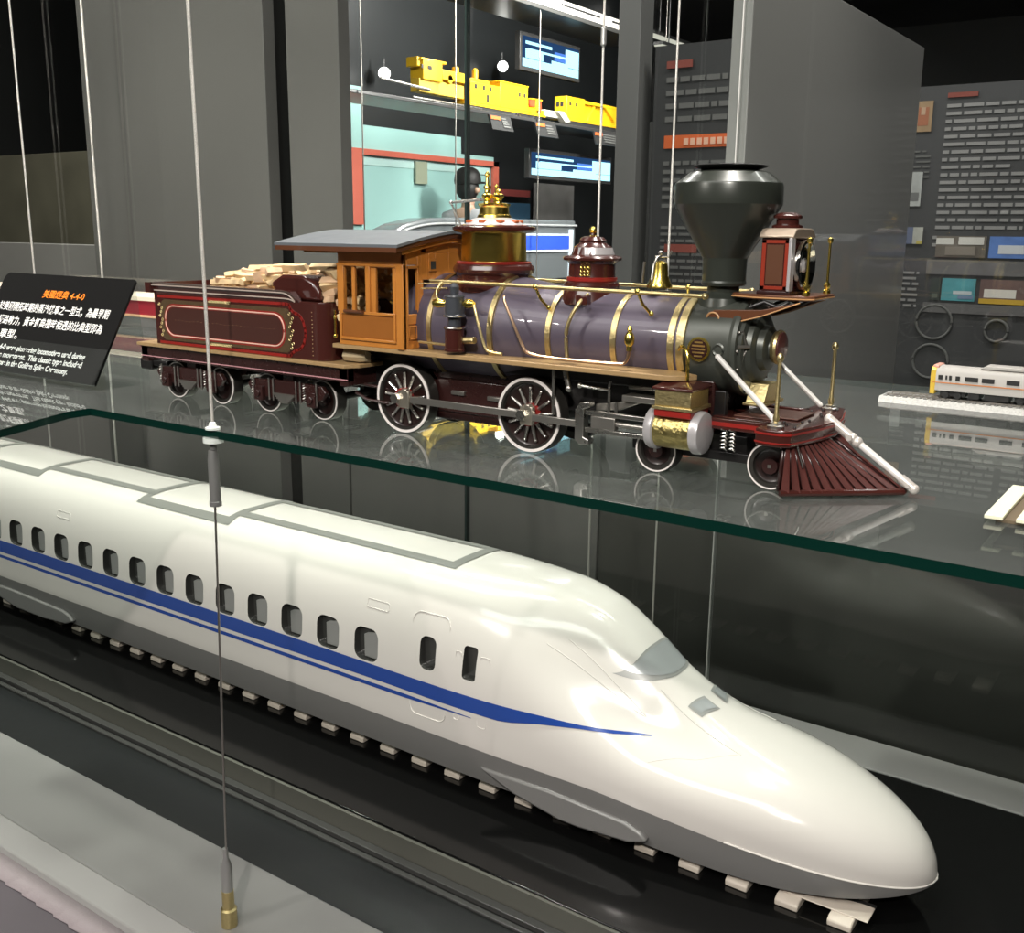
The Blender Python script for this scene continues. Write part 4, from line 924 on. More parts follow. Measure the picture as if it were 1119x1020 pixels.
for a, b in ((.062, .135), (.18, .26)):
    m = MB(); m.prism([(x0+a, .0595), (x0+a+.008, .0645), (x0+b-.008, .0645), (x0+b, .0595)], 'y', 1.608, 1.638); m.build('roof_unit', rcw, rc, bevel=.0008)
for a, b in ((.05, .065), (.072, .105)):
    m = MB(); m.box(x0+a, x0+b, 1.606, 1.64, .0145, .0242); m.build('underfloor_box', rd, rc)
m = MB()
for a in (.018, .035, .12, .14, .20): m.lathe([(.0, 1.6055), (.0052, 1.6055), (.0052, 1.6085), (.0, 1.6085)], (x0+a, 0, .0178), 'y', 16, cap=False)
m.build('wheel_row', rd, rc)
for a, b in ((.01, .045), (.112, .15)):
    m = MB(); m.box(x0+a, x0+b, 1.6087, 1.638, .016, .0242); m.build('bogie', rd, rc)
tk = thing('small_track', (-.1, 1.62, 0), 'grey roadbed track under the small yellow-fronted railcar', 'track')
m = MB(); m.prism([(1.590, .0), (1.596, .0085), (1.650, .0085), (1.656, .0)], 'x', -.432, .25); m.build('roadbed', pbr('roadbed pale', (.42, .42, .40), .6, noise=.4, nscale=350, bump=.6), tk)
m = MB(); m.box(-.425, .25, 1.6085, 1.6100, .0085, .0122); m.box(-.425, .25, 1.637, 1.6385, .0085, .0122); m.build('rail', steel2, tk)
m = MB()
for k in range(70): m.box(-.428+.0098*k, -.4225+.0098*k, 1.600, 1.646, .0084, .0098)
m.build('ties', pbr('tie grey', (.17, .17, .16), .6), tk)
# ------------------------------------------------------------ red coach behind the tender
co = thing('red_coach_model', (-2.3, 1.62, 0), 'dark red coach model with cream bands standing behind the black sign', 'model coach')
cr = pbr('coach red', (.20, .012, .02), .3); cc = pbr('coach cream', (.48, .42, .33), .4)
m = MB(); m.box(-3.3, -1.78, 1.602, 1.680, .030, .0665); m.build('coach_side', cr, co, bevel=.001)
m = MB(); m.prism([(1.600, .0665), (1.602, .076), (1.612, .082), (1.670, .082), (1.680, .076), (1.682, .0665)], 'x', -3.3, -1.775); m.build('coach_roof', cc, co)
m = MB(); m.box(-3.3, -1.775, 1.599, 1.683, .0245, .0305); m.build('coach_sill', pbr('coach sill tan', (.5, .3, .17), .4), co, bevel=.0006)
m = MB(); m.box(-3.3, -1.79, 1.606, 1.676, .0, .0245); m.build('coach_underframe', pbr('coach under grey', (.12, .12, .115), .5), co)
# ------------------------------------------------------------ the room
def structure(mb, name, mat, loc=(0, 0, 0), **k):
    o = mb.build(name, mat, None, loc=loc, **k); o['kind'] = 'structure'; return o
floor_m = pbr('room floor', (.045, .043, .042), .25, noise=.15, nscale=2)
m = MB(); m.box(-9, 5, -3.0, 14, -1.10, -1.05); structure(m, 'floor', floor_m)
m = MB(); m.box(-9, 5, -3.0, 14, 2.75, 2.85); structure(m, 'ceiling', pbr('ceiling black', (.012, .012, .012), .8))
dk = pbr('room wall dark', (.018, .019, .018), .6, noise=.2, nscale=1.5)
m = MB(); m.box(-9, 5, 13.9, 14, -1.05, 2.75); structure(m, 'wall_back', dk)
m = MB(); m.box(-9, -8.9, -3, 14, -1.05, 2.75); structure(m, 'wall_left', dk)
m = MB(); m.box(4.9, 5, -3, 14, -1.05, 2.75); structure(m, 'wall_right', dk)
m = MB(); m.box(-9, 5, -3.0, -2.9, -1.05, 2.75); structure(m, 'wall_front', pbr('wall viewer side', (.10, .10, .095), .7))
# grey partitions behind the case
def panel(x0, x1, y0, y1, z0, z1, mat, label, name='partition_panel', cat='partition'):
    m = MB(); m.box(x0, x1, y0, y1, z0, z1); o = m.build(name, mat, None, loc=((x0+x1)/2, (y0+y1)/2, z0), bevel=.002); return tag(o, label, cat)
panel(-2.985, -2.168, 1.95, 1.99, -1.05, 2.74, panelg, 'wide grey partition behind the tender')
panel(-2.085, -1.900, 1.95, 1.99, -1.05, 2.74, panelg, 'narrow grey partition left of the teal showcase')
panel(-2.30, -2.07, 2.06, 2.10, -1.05, 2.74, paneld, 'dark sheet put in behind the gap between the two grey partitions')  # dark sheet put in so the gap reads dark
panel(-1.899, -1.13, 1.955, 1.985, -1.05, -.10, panelg, 'low grey partition below the shelf, behind the bullet train roof')
panel(-1.129, .9, 1.96, 1.99, -1.05, -.135, pbr('low panel black', (.055, .053, .047), .45), 'low black glossy partition behind the bullet train nose')
panel(-5.3, -3.9, 2.6, 2.65, -1.05, .17, pbr('left cabinet grey', (.22, .215, .20), .5), 'low grey cabinet at the far left behind the black sign', 'low_cabinet', 'cabinet')
panel(-6.2, -4.55, 3.2, 3.25, -1.05, .62, pbr('left olive', (.085, .08, .055), .6, noise=.4, nscale=6), 'olive brown display board at the far left', 'display_board', 'display board')
panel(-.93, -.8865, 2.10, 3.42, -1.05, .80, pbr('side partition', (.30, .295, .285), .35, coat=.2), 'tall pale grey partition running away behind the headlamp')
panel(-1.995, -1.905, 3.50, 3.60, -1.05, 1.30, pbr('column grey', (.16, .16, .155), .5), 'slim grey column behind the yellow machine at right', 'column', 'column')
# text boards
boardm = pbr('board charcoal', (.035, .036, .037), .5)
tx = pbr('board text pale', (.26, .255, .25), .6); txd = pbr('board text dim', (.12, .12, .115), .6); obar = pbr('board orange', (.60, .12, .03), .5); dim_o = pbr('board red brown', (.22, .05, .035), .6)
def textblock(parent, x0, x1, y, z1, lh, nl, th, mat, seed, name='text_block', ragged=.5):
    rr = random.Random(seed); m = MB()
    for i in range(nl):
        x = x0; z = z1-lh*i; end = x1 if rr.random() > ragged*.3 else x0+(x1-x0)*rr.uniform(.5, .95)
        while x < end:
            w = rr.uniform(.018, .07); w = min(w, end-x)
            if w > .004: m.box(x, x+w, y-.0012, y, z-th, z)
            x += w+.008
    return m.build(name, mat, parent)
bd = thing('text_board', (-1.65, 3.52, -1.05), 'charcoal board with an orange banner and rows of pale text behind the bell', 'display board')
m = MB(); m.box(-1.85, -1.30, 3.52, 3.56, -1.05, .90); m.build('board', boardm, bd)
m = MB(); m.box(-1.80, -1.45, 3.516, 3.52, .545, .590); m.build('orange_banner', obar, bd)
m = MB()
for k in range(9): m.box(-1.72+.026*k, -1.702+.026*k, 3.513, 3.516, .555, .578)
m.build('banner_lettering', pbr('banner text', (.75, .45, .32), .5), bd)
textblock(bd, -1.80, -1.45, 3.518, .79, .045, 4, .018, txd, 3); textblock(bd, -1.80, -1.45, 3.518, .50, .030, 6, .014, txd, 4); textblock(bd, -1.80, -1.45, 3.518, .27, .024, 9, .010, txd, 5)
m = MB(); m.box(-1.78, -1.65, 3.514, 3.518, .175, .205); m.box(-1.80, -1.70, 3.514, 3.518, .82, .845); m.build('red_heading', dim_o, bd)
wb = thing('history_board', (-.8, 4.02, -1.05), 'large dark history board with white text and small photographs at far right', 'display board')
m = MB(); m.box(-1.22, .4, 4.02, 4.06, -1.05, .765); m.build('board', pbr('board grey', (.05, .05, .052), .5), wb)
textblock(wb, -.945, -.655, 4.018, .700, .0262, 17, .0115, tx, 11); textblock(wb, -.95, -.80, 4.018, .245, .0262, 2, .0115, tx, 12)
textblock(wb, -.630, -.30, 4.018, .700, .0262, 19, .0115, tx, 13)
m = MB(); m.box(-.945, -.845, 4.014, 4.018, .722, .738); m.build('red_heading', dim_o, wb)
textblock(wb, -1.075, -.985, 4.018, .545, .018, 6, .006, txd, 14); textblock(wb, -1.085, -.985, 4.018, .115, .020, 7, .009, tx, 15)
def photo(x0, x1, z0, z1, cols, name, y=4.014, parent=None):
    f_ = MB(); f_.box(x0, x1, y, 4.018 if parent is None else y+.004, z0, z1); o = f_.build(name, pbr('photo '+name+str(x0), cols[0], .5, noise=.5, nscale=14), parent or wb)
    for i, (a, b, c, d, col) in enumerate(cols[1:]):
        q = MB(); q.box(x0+(x1-x0)*a, x0+(x1-x0)*b, y-.0008*(i+1), y, z0+(z1-z0)*c, z0+(z1-z0)*d); q.build('picture_detail', pbr('pd%.2f%.2f%.2f' % col, col, .5), o)
    return o
photo(-1.052, -.992, .610, .715, [(.30, .20, .11), (.2, .8, .2, .8, (.33, .12, .06)), (.35, .6, .55, .8, (.45, .3, .2))], 'sepia_picture')
photo(-1.080, -1.005, .350, .470, [(.38, .39, .38), (.1, .9, .15, .4, (.14, .14, .14))], 'certificate_picture')
photo(-1.19, -1.09, .22, .31, [(.26, .25, .24), (.3, .9, .1, .5, (.5, .16, .06)), (.1, .5, .5, .9, (.4, .4, .38))], 'orange_train_picture')
photo(-1.085, -.985, .215, .275, [(.40, .40, .36), (.4, .65, 0, 1, (.12, .14, .22)), (.8, 1, 0, .2, (.45, .38, .1))], 'timetable_picture')
photo(-.935, -.765, .170, .245, [(.14, .12, .10), (.0, .35, .6, .9, (.6, .58, .54)), (.45, .95, .6, .95, (.62, .6, .56)), (.2, .8, .1, .5, (.22, .19, .16))], 'station_picture')
photo(-.755, -.60, .170, .245, [(.10, .20, .50), (.2, .9, .2, .6, (.6, .62, .65))], 'blue_sky_picture')
photo(-.900, -.785, .015, .095, [(.08, .30, .34), (.35, .9, .3, .45, (.5, .55, .58)), (.5, .95, .1, .25, (.15, .22, .35))], 'teal_locomotive_picture')
photo(-.940, -.905, .015, .095, [(.04, .05, .045), (.2, .8, .1, .3, (.1, .12, .1))], 'dark_picture')
photo(-.770, -.62, .010, .095, [(.16, .10, .09), (.1, .8, .25, .6, (.7, .66, .6)), (0, 1, 0, .2, (.55, .35, .04))], 'white_train_picture')
m = MB(); m.box(-.96, -.2, 4.010, 4.019, -.030, .005); m.box(-.96, -.2, 4.010, 4.019, .108, .160); m.build('pale_band', pbr('band grey', (.13, .125, .125), .5), wb)
for (x, z, R) in ((-.915, -.065, .062), (-.915, -.21, .062), (-.70, -.085, .038), (-1.16, -.08, .062)):
    m = MB(); m.ring((x, 4.012, z), R, .005, 'y', 48); m.build('ring_reflection', txd, wb)  # pale rings put on the board for circles reflected in the glass
panel(-2.33, .6, 4.4, 4.5, -1.05, .74, dk, 'dark partition behind the history board')
# ------------------------------------------------------------ showcase on the left rear, running away
sb = thing('rear_showcase', (-5.4, 6.5, -1.05), 'rear wall showcase with teal back panel framed in red behind the orange cab', 'display case')
teal = pbr('teal panel', (.33, .56, .53), .5); redf = pbr('red frame', (.55, .13, .085), .5)
m = MB(); m.box(-5.92, -5.86, 4.4, 11.5, -1.05, 2.7); m.build('showcase_back', pbr('showcase dark', (.016, .018, .019), .4), sb)
m = MB(); m.box(-5.86, -5.80, 5.70, 6.19, -.6, 1.32); m.box(-5.86, -5.80, 6.19, 7.45, -.6, 1.04); m.box(-5.86, -5.81, 7.45, 7.95, -.6, .90); m.build('teal_panel', teal, sb)
m = MB(); m.box(-5.80, -5.77, 5.93, 6.17, .28, .86); m.box(-5.80, -5.77, 6.17, 7.98, .815, .86); m.box(-5.80, -5.77, 7.90, 7.98, .2, .86); m.build('red_frame', redf, sb)
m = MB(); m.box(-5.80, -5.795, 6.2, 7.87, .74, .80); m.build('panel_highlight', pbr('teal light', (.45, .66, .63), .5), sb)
m = MB(); m.box(-5.79, -5.77, 6.8, 6.95, .62, .80); m.build('notice', pbr('notice olive', (.3, .33, .24), .5), sb)
us = thing('rear_shelf', (-4.9, 7, 1.075), 'upper rear shelf with small captions carrying the two yellow machines', 'shelf')
m = MB(); m.box(-5.10, -4.70, 4.6, 9.3, 1.075, 1.098); m.build('shelf_board', pbr('rear shelf dark', (.035, .035, .035), .3), us, bevel=.003)
ls = thing('rear_shelf', (-4.9, 7, -.24), 'lower rear shelf under the blue banded train model', 'shelf')
m = MB(); m.box(-5.08, -4.70, 4.6, 11, -.24, -.20); m.build('shelf_board', pbr('rear shelf dark', (.035, .035, .035), .3), ls, bevel=.003)
ts = thing('rear_shelf', (-4.9, 7, 1.89), 'topmost rear shelf carrying the white train model', 'shelf')
m = MB(); m.box(-5.08, -4.65, 5.6, 8.68, 1.89, 1.9195); m.build('shelf_board', pbr('rear shelf grey', (.05, .05, .048), .3), ts, bevel=.003)
for (y, z) in ((5.95, 1.0), (7.1, 1.0)): pass
for i, (y0, y1) in enumerate(((6.35, 6.62), (6.95, 7.25), (7.85, 8.3), (8.4, 8.75))):
    m = MB(); m.prism([(y0, 1.075), (y1, 1.075), (y1+.05, .975), (y0+.05, .975)], 'x', -4.70, -4.685); c_ = m.build('shelf_caption', pbr('caption dark', (.03, .03, .03), .5) if i < 3 else dim_o, us)
    m = MB(); m.box(-4.685, -4.680, y0+.02, y0+.14, 1.045, 1.068); m.build('caption_heading', obar, c_)
    m = MB()
    for k in range(4): m.box(-4.685, -4.680, y0+.15+.012*k, y1+.0-.02*(3-k), 1.052-.018*k, 1.062-.018*k)
    m.build('caption_lettering', txd, c_)
for (y, x) in ((5.0, -4.72), (5.95, -4.72), (7.0, -4.72), (8.25, -4.72), (9.1, -4.72)):
    m = MB(); m.cyl((x+.04, y, -.22), (x+.04, y, 2.75), .0045); tag(m.build('showcase_cable', steel2, None, loc=(x+.04, y, -.22)), 'thin steel cable hanging at the front of the rear shelves', 'cable', 'cables of the rear shelves')
m = MB(); m.box(-5.80, -5.77, 8.6, 9.3, .05, .70); m.build('grey_poster', pbr('poster grey', (.30, .29, .28), .5, noise=.4, nscale=5), sb)
m = MB(); m.box(-5.80, -5.77, 8.05, 8.5, .28, .50); m.build('blue_poster', pbr('poster blue', (.05, .13, .22), .5), sb)
m = MB(); m.box(-5.80, -5.77, 8.0, 8.5, .56, .62); m.build('red_poster', pbr('poster red', (.25, .05, .045), .5), sb)
# yellow works machine
yel = pbr('machine yellow', (.66, .40, .012), .35); yel2 = pbr('machine yellow shade', (.60, .40, .04), .4); yred = pbr('machine red', (.6, .06, .02), .4)
ym = thing('yellow_works_train', (-4.8, 6.3, 1.10), 'long yellow railway works machine model on the upper rear shelf, left one', 'model train')
XA, XB = -4.90, -4.78
m = MB(); m.box(XA, XB, 6.18, 7.25, 1.135, 1.155); m.build('deck', yel, ym, bevel=.002)
m = MB(); m.box(XA, XB, 6.22, 6.62, 1.155, 1.30); m.box(XA+.01, XB-.01, 6.25, 6.5, 1.30, 1.325); m.build('engine_hood', yel, ym, bevel=.004)
m = MB(); m.box(XA, XB, 6.62, 6.99, 1.155, 1.335); m.box(XA-.004, XB+.004, 6.61, 7.0, 1.335, 1.345); m.build('machine_cabin', yel, ym, bevel=.004)
m = MB()
for y in (6.30, 6.40, 6.48, 6.86, 6.93): m.box(XB, XB+.003, y, y+.028, 1.255, 1.285)
m.box(XB, XB+.003, 6.45, 6.475, 1.175, 1.225); m.build('hatches', rd, ym)
m = MB(); m.box(XA, XB, 6.98, 7.22, 1.155, 1.185); m.box(XA+.01, XB-.01, 7.0, 7.10, 1.185, 1.25); m.box(XA+.02, XB, 7.11, 7.15, 1.16, 1.26); m.box(XA+.02, XB, 7.05, 7.20, 1.255, 1.265); m.build('rear_equipment', yel, ym, bevel=.003)
m = MB(); m.box(XB-.01, XB+.003, 7.01, 7.09, 1.20, 1.25); m.box(XB-.01, XB+.003, 7.14, 7.18, 1.16, 1.25); m.build('red_equipment', yred, ym, bevel=.002)
m = MB(); m.box(XA, XB, 5.72, 5.93, 1.25, 1.385); m.box(XA, XB-.02, 5.68, 5.76, 1.33, 1.395); m.box(XA, XB, 5.70, 5.98, 1.375, 1.392); cb = m.build('crane_cabin', yel, ym, bevel=.006)
m = MB(); m.box(XB, XB+.003, 5.77, 5.81, 1.32, 1.345); m.box(XB, XB+.003, 5.70, 5.72, 1.32, 1.345); m.build('cabin_windows', rd, cb)
m = MB(); m.box(XA, XB, 5.93, 6.22, 1.275, 1.34); m.cyl((XB, 6.02, 1.285), (XA, 6.02, 1.285), .03); m.cyl((-4.8, 6.10, 1.33), (-4.8, 6.10, 1.375), .025); m.build('conveyor_arm', yel, ym, bevel=.003)
m = MB(); m.cyl((-4.80, 6.33, 1.32), (-4.80, 6.33, 1.375), .022); m.sph((-4.8, 6.33, 1.375), .022); m.build('exhaust', yel, ym)
m = MB(); m.box(XA+.02, XB-.02, 5.70, 6.2, 1.17, 1.26); m.build('machine_underside', yel2, ym, bevel=.004)
m = MB(); m.box(XA+.01, XB-.005, 6.2, 7.2, 1.10, 1.135); m.build('running_gear', rd, ym)
m = MB()
for y in (6.84, 6.88, 7.1): m.lathe([(.0, XB), (.012, XB), (.012, XB+.004), (.0, XB+.004)], (0, y, 1.118), 'x', 16, cap=False)
m.build('machine_wheels', steel, ym)
m = MB(); m.cyl((-4.79, 5.3, 1.21), (-4.79, 5.8, 1.19), .009); m.cyl((-4.79, 5.62, 1.125), (-4.79, 6.4, 1.12), .008); m.build('boom', steel, ym)
yc = thing('yellow_ballast_car', (-4.8, 8.1, 1.10), 'short yellow ballast car model on the upper rear shelf, right one', 'model train')
m = MB(); m.box(XA, XB, 7.50, 8.72, 1.145, 1.165); m.build('deck', yel, yc, bevel=.002)
m = MB(); m.box(XA, XB, 7.56, 7.85, 1.165, 1.335); c2 = m.build('front_cabin', yel, yc, bevel=.004)
m = MB()
for y in (7.60, 7.70): m.box(XB, XB+.003, y, y+.03, 1.265, 1.29)
for x in (-4.88, -4.84): m.box(x, x+.028, 7.557, 7.56, 1.255, 1.29)
m.build('cabin_windows', rd, c2)
m = MB(); m.box(XA, XB, 7.85, 8.62, 1.30, 1.325); m.box(XA, XB-.03, 7.85, 8.62, 1.165, 1.30); m.prism([(7.9, 1.165), (8.02, 1.165), (8.02, 1.30)], 'x', XB-.03, XB); m.prism([(8.2, 1.30), (8.42, 1.30), (8.36, 1.20)], 'x', XB-.03, XB); m.box(XB-.03, XB, 8.47, 8.60, 1.165, 1.30); m.build('hopper_side', yel, yc, bevel=.003)
m = MB(); m.box(XA, XB, 8.60, 8.70, 1.17, 1.32); m.build('red_end', yred, yc, bevel=.004)
m = MB(); m.box(XA+.01, XB-.005, 7.55, 8.7, 1.10, 1.145); m.build('running_gear', rd, yc)
m = MB(); m.box(-4.88, -4.80, 7.262, 7.56, 1.15, 1.20); m.prism([(7.40, 1.20), (7.50, 1.20), (7.60, 1.13), (7.52, 1.12)], 'x', -4.82, -4.76); m.build('white_coupling_hood', pbr('hood white', (.6, .58, .5), .5), yc, bevel=.004)
# white train on the top shelf
wt = thing('white_train_model', (-4.75, 8.0, 1.92), 'white train model on the topmost rear shelf near the ceiling', 'model train')
m = MB(); m.prism([(-4.80, 1.935), (-4.80, 1.99), (-4.785, 2.02), (-4.70, 2.02), (-4.685, 1.99), (-4.685, 1.935)], 'y', 6.6, 8.35); m.build('coach_body', white, wt)
m = MB(); m.add([(-4.80, 8.35, 1.935), (-4.80, 8.35, 1.99), (-4.785, 8.35, 2.02), (-4.70, 8.35, 2.02), (-4.685, 8.35, 1.99), (-4.685, 8.35, 1.935), (-4.78, 8.62, 1.935), (-4.775, 8.60, 1.96), (-4.765, 8.56, 1.975), (-4.72, 8.56, 1.975), (-4.71, 8.60, 1.96), (-4.705, 8.62, 1.935)], [(i, (i+1) % 6, (i+1) % 6+6, i+6) for i in range(6)]+[(6, 7, 8, 9, 10, 11), (5, 4, 3, 2, 1, 0)]); m.build('train_nose', white, wt)
m = MB(); m.box(-4.686, -4.682, 7.3, 7.9, 1.975, 1.99); m.box(-4.686, -4.682, 8.1, 8.35, 1.975, 1.99); m.build('dark_windows', rd, wt); 
m = MB(); m.box(-4.79, -4.69, 6.7, 8.5, 1.9202, 1.935); m.build('bogies', rd, wt)
# blue banded train on the lower shelf
bt = thing('blue_band_train_model', (-4.8, 6.5, -.2), 'silver roofed train model with broad blue band behind the brass steam dome', 'model train')
silv = pbr('roof silver', (.45, .46, .46), .25, metal=.4)
m = MB(); pts = [(5.35, .235), (5.50, .285), (5.75, .325), (6.1, .335), (7.72, .335), (7.72, -.16), (5.30, -.16), (5.28, .05), (5.30, .17)]
m.prism(pts, 'x', -4.98, -4.76); m.build('train_body', pbr('train dark grey', (.10, .11, .115), .25, coat=.3), bt, bevel=.02)
m = MB(); m.tube(arc([(-4.755, 5.33, .19), (-4.755, 5.50, .245), (-4.755, 5.78, .285), (-4.755, 6.2, .29), (-4.755, 7.72, .29)]), .009); m.build('roof_line', silv, bt)
m = MB(); m.box(-4.758, -4.750, 6.35, 7.60, .095, .205); m.build('blue_band', pbr('band blue', (.03, .08, .50), .3), bt)
m = MB(); m.box(-4.758, -4.749, 6.35, 7.60, .208, .222); m.box(-4.758, -4.749, 6.35, 7.60, .078, .092); m.box(-4.758, -4.749, 7.60, 7.66, -.15, .26); m.build('white_band_edge', pbr('band edge', (.55, .62, .7), .3), bt)
# monitors
def monitor(y0, y1, z0, z1, x, label, seed):
    t = thing('information_screen', (x, (y0+y1)/2, z0), label, 'screen'); rr = random.Random(seed)
    m = MB(); m.box(x-.05, x, y0-.03, y1+.03, z0-.03, z1+.03); m.build('screen_housing', rd, t, bevel=.004)
    m = MB(); m.box(x, x+.004, y0, y1, z0, z1); m.build('screen_picture', glow('screen blue %d' % seed, (.02, .06, .16), 1.2), t)
    m = MB()
    for (a, b, c, d) in ((.0, 1, 0, .28), (.05, .35, .3, .6), (.5, .8, .28, .40), (.05, .5, .75, .85), (.1, .75, .55, .62), (.75, 1, .3, .9)): m.box(x+.004, x+.006, y0+(y1-y0)*a, y0+(y1-y0)*b, z0+(z1-z0)*c, z0+(z1-z0)*d)
    m.build('bright_caption', glow('screen cyan %d' % seed, (.45, .85, 1.0), 2.2), t)
    m = MB(); m.box(x+.004, x+.0055, y0+(y1-y0)*.55, y0+(y1-y0)*.75, z0+(z1-z0)*.42, z0+(z1-z0)*.72); m.build('blue_caption', glow('screen mid %d' % seed, (.10, .25, .8), 1.5), t)
monitor(7.15, 8.0, 1.53, 1.76, -4.95, 'glowing blue screen above the yellow machines', 1)
monitor(7.3, 8.6, .70, .88, -4.95, 'glowing copy put in for the reflection of the blue screen, below the upper rear shelf', 2)  # second screen put in for the first one's reflection
# discs put in for spots reflected in the glass, a ceiling lamp, strip lights
for i, (x, y, z, lb) in enumerate(((-5.70, 6.35, 1.43, 'glowing disc for a spot reflection left of the yellow machine'), (-5.70, 7.93, 1.68, 'glowing disc for a spot reflection above the yellow machine'), (-5.6, 10.33, 2.57, 'round ceiling lamp right of the white train model'))):
    t = thing('spot_disc', (x, y, z+.1), lb, 'lamp')
    m = MB(); m.cyl((x-.045, y+.05, z+.012), (x, y, z), .052, n=24); m.cyl((x-.03, y+.03, z+.03), (x-.03, y+.03, z+.12), .008); m.build('disc_body', rd, t)
    m = MB(); d = Vector((.66, -.74, -.15)).normalized(); p = Vector((x, y, z)); m.cyl(p, p+d*.012, .045, n=24); m.build('disc_glow', glow('disc glow', (1, .97, .92), 14) if i == 0 else MATS['disc glow'], t)
for i, (x, ya, yb, z) in enumerate(((-4.75, 8.9, 10.3, 2.0), (-4.55, 8.7, 10.6, 1.86))):
    t = thing('strip_light', (x, ya, z), ('upper' if i == 0 else 'lower')+' of two pale strip lights beyond the thin cable left of the stack', 'strip light')
    m = MB(); m.box(x-.05, x+.05, ya, yb, z+.012, z+.04); m.build('light_housing', rd, t)
    for yy in (ya+.2, yb-.2):
        m = MB(); m.cyl((x, yy, z+.03), (x, yy, 2.75), .006); m.build('hanging_rod', rd, t)
    m = MB(); m.box(x-.04, x+.04, ya, yb, z, z+.012); m.build('light_diffuser', glow('strip %d' % i, (.95, .93, .78), .75), t)
# small slatted piece lying on the shelf at the far right
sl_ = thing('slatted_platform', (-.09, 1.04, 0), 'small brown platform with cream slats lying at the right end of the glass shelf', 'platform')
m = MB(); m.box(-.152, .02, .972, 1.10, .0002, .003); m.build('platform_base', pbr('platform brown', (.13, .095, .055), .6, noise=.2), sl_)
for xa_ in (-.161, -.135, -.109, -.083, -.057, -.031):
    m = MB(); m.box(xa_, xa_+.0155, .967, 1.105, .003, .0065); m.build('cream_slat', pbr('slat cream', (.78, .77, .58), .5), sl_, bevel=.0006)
# ------------------------------------------------------------ visitor put in for a figure reflected in the glass
pers = thing('person', (-5.35, 6.95, -1.05), 'person in black cap and grey shirt standing with back turned, put in for a reflection beyond the brass steam dome', 'person')
PO = Vector((-5.35, 6.95, -1.05))
def skin_body(name, joints, edges, mat, sub=2):
    me = bpy.data.meshes.new(name); me.from_pydata([j[0] for j in joints], edges, []); o = bpy.data.objects.new(name, me); COL.objects.link(o); o.parent = pers
    md = o.modifiers.new('skin', 'SKIN'); md.use_smooth_shade = True
    for i, (p_, r_) in enumerate(joints):
        v = me.skin_vertices[0].data[i]; v.radius = (r_, r_) if not isinstance(r_, tuple) else r_; v.use_root = (i == 0)
    ms = o.modifiers.new('sub', 'SUBSURF'); ms.levels = sub; ms.render_levels = sub
    me.materials.append(mat); return o
skinm = pbr('skin', (.42, .27, .19), .5); shirt = pbr('shirt grey', (.30, .31, .32), .8, noise=.1); trs = pbr('trousers dark', (.03, .03, .035), .8); hairm = pbr('hair black', (.01, .009, .008), .6)
# body faces +Y (to the right in the view)
J = [((0, 0, .93), (.15, .11)), ((0, .0, 1.08), (.13, .10)), ((0, .0, 1.26), (.16, .11)), ((0, 0, 1.40), (.13, .09)), ((0, .01, 1.47), .058), ((0, .02, 1.54), .055),
     ((0, .025, 1.60), (.082, .098)), ((0, .02, 1.68), (.078, .098)), ((0, .015, 1.735), (.05, .06)),
     ((.19, 0, 1.38), .058), ((.24, .02, 1.12), .045), ((.22, .16, .94), .036), ((.21, .22, .88), .030),
     ((-.19, 0, 1.38), .058), ((-.24, .02, 1.12), .045), ((-.22, .16, .94), .036), ((-.21, .22, .88), .030),
     ((.10, 0, .84), .088), ((.11, .02, .48), .062), ((.11, -.01, .09), .042), ((.12, .12, .035), .036),
     ((-.10, 0, .84), .088), ((-.11, .02, .48), .062), ((-.11, -.01, .09), .042), ((-.12, .12, .035), .036)]
E_ = [(0, 1), (1, 2), (2, 3), (3, 4), (4, 5), (5, 6), (6, 7), (7, 8), (3, 9), (9, 10), (10, 11), (11, 12), (3, 13), (13, 14), (14, 15), (15, 16), (0, 17), (17, 18), (18, 19), (19, 20), (0, 21), (21, 22), (22, 23), (23, 24)]
skin_body('body', J, E_, skinm)
JS = [((0, 0, .92), (.165, .125)), ((0, .0, 1.08), (.145, .115)), ((0, .0, 1.26), (.175, .125)), ((0, 0, 1.41), (.160, .11)), ((0, .005, 1.485), (.09, .085)), ((.19, 0, 1.395), .075), ((.225, .01, 1.20), .062), ((-.19, 0, 1.395), .075), ((-.225, .01, 1.20), .062)]
skin_body('shirt', JS, [(0, 1), (1, 2), (2, 3), (3, 4), (3, 5), (5, 6), (3, 7), (7, 8)], shirt)
JT = [((0, 0, .95), (.158, .12)), ((.10, 0, .83), .098), ((.11, .02, .48), .075), ((.11, -.01, .10), .062), ((-.10, 0, .83), .098), ((-.11, .02, .48), .075), ((-.11, -.01, .10), .062)]
skin_body('trousers', JT, [(0, 1), (1, 2), (2, 3), (0, 4), (4, 5), (5, 6)], trs)
for sx in (-1, 1):
    for i in range(5):
        a = (-.018+.009*i); ln = (.055, .075, .082, .076, .06)[i]; b = Vector((sx*.215, .225, .88))
        if i == 0: b = b+Vector((sx*-.02, .0, .0)); pts = [b, b+Vector((sx*-.015, .025, -.015)), b+Vector((sx*-.012, .045, -.03))]
        else: pts = [b+Vector((a, .02, -.01)), b+Vector((a, .02+ln*.5, -.02)), b+Vector((a, .02+ln*.8, -.045))]
        m = MB(); m.tube([PO+p_ for p_ in pts], .008, 8); m.build('finger', skinm, pers)
m = MB(); c = PO+Vector((0, .02, 1.64))
m.sph((c.x, c.y-.015, c.z-.01), .097, n=12, sz=1.05); m.build('hair', hairm, pers)
m = MB(); m.lathe([(.108, 1.665), (.112, 1.69), (.106, 1.74), (.085, 1.778), (.045, 1.80), (.0, 1.806)], (PO.x, PO.y+.01, PO.z), 'z', 28)
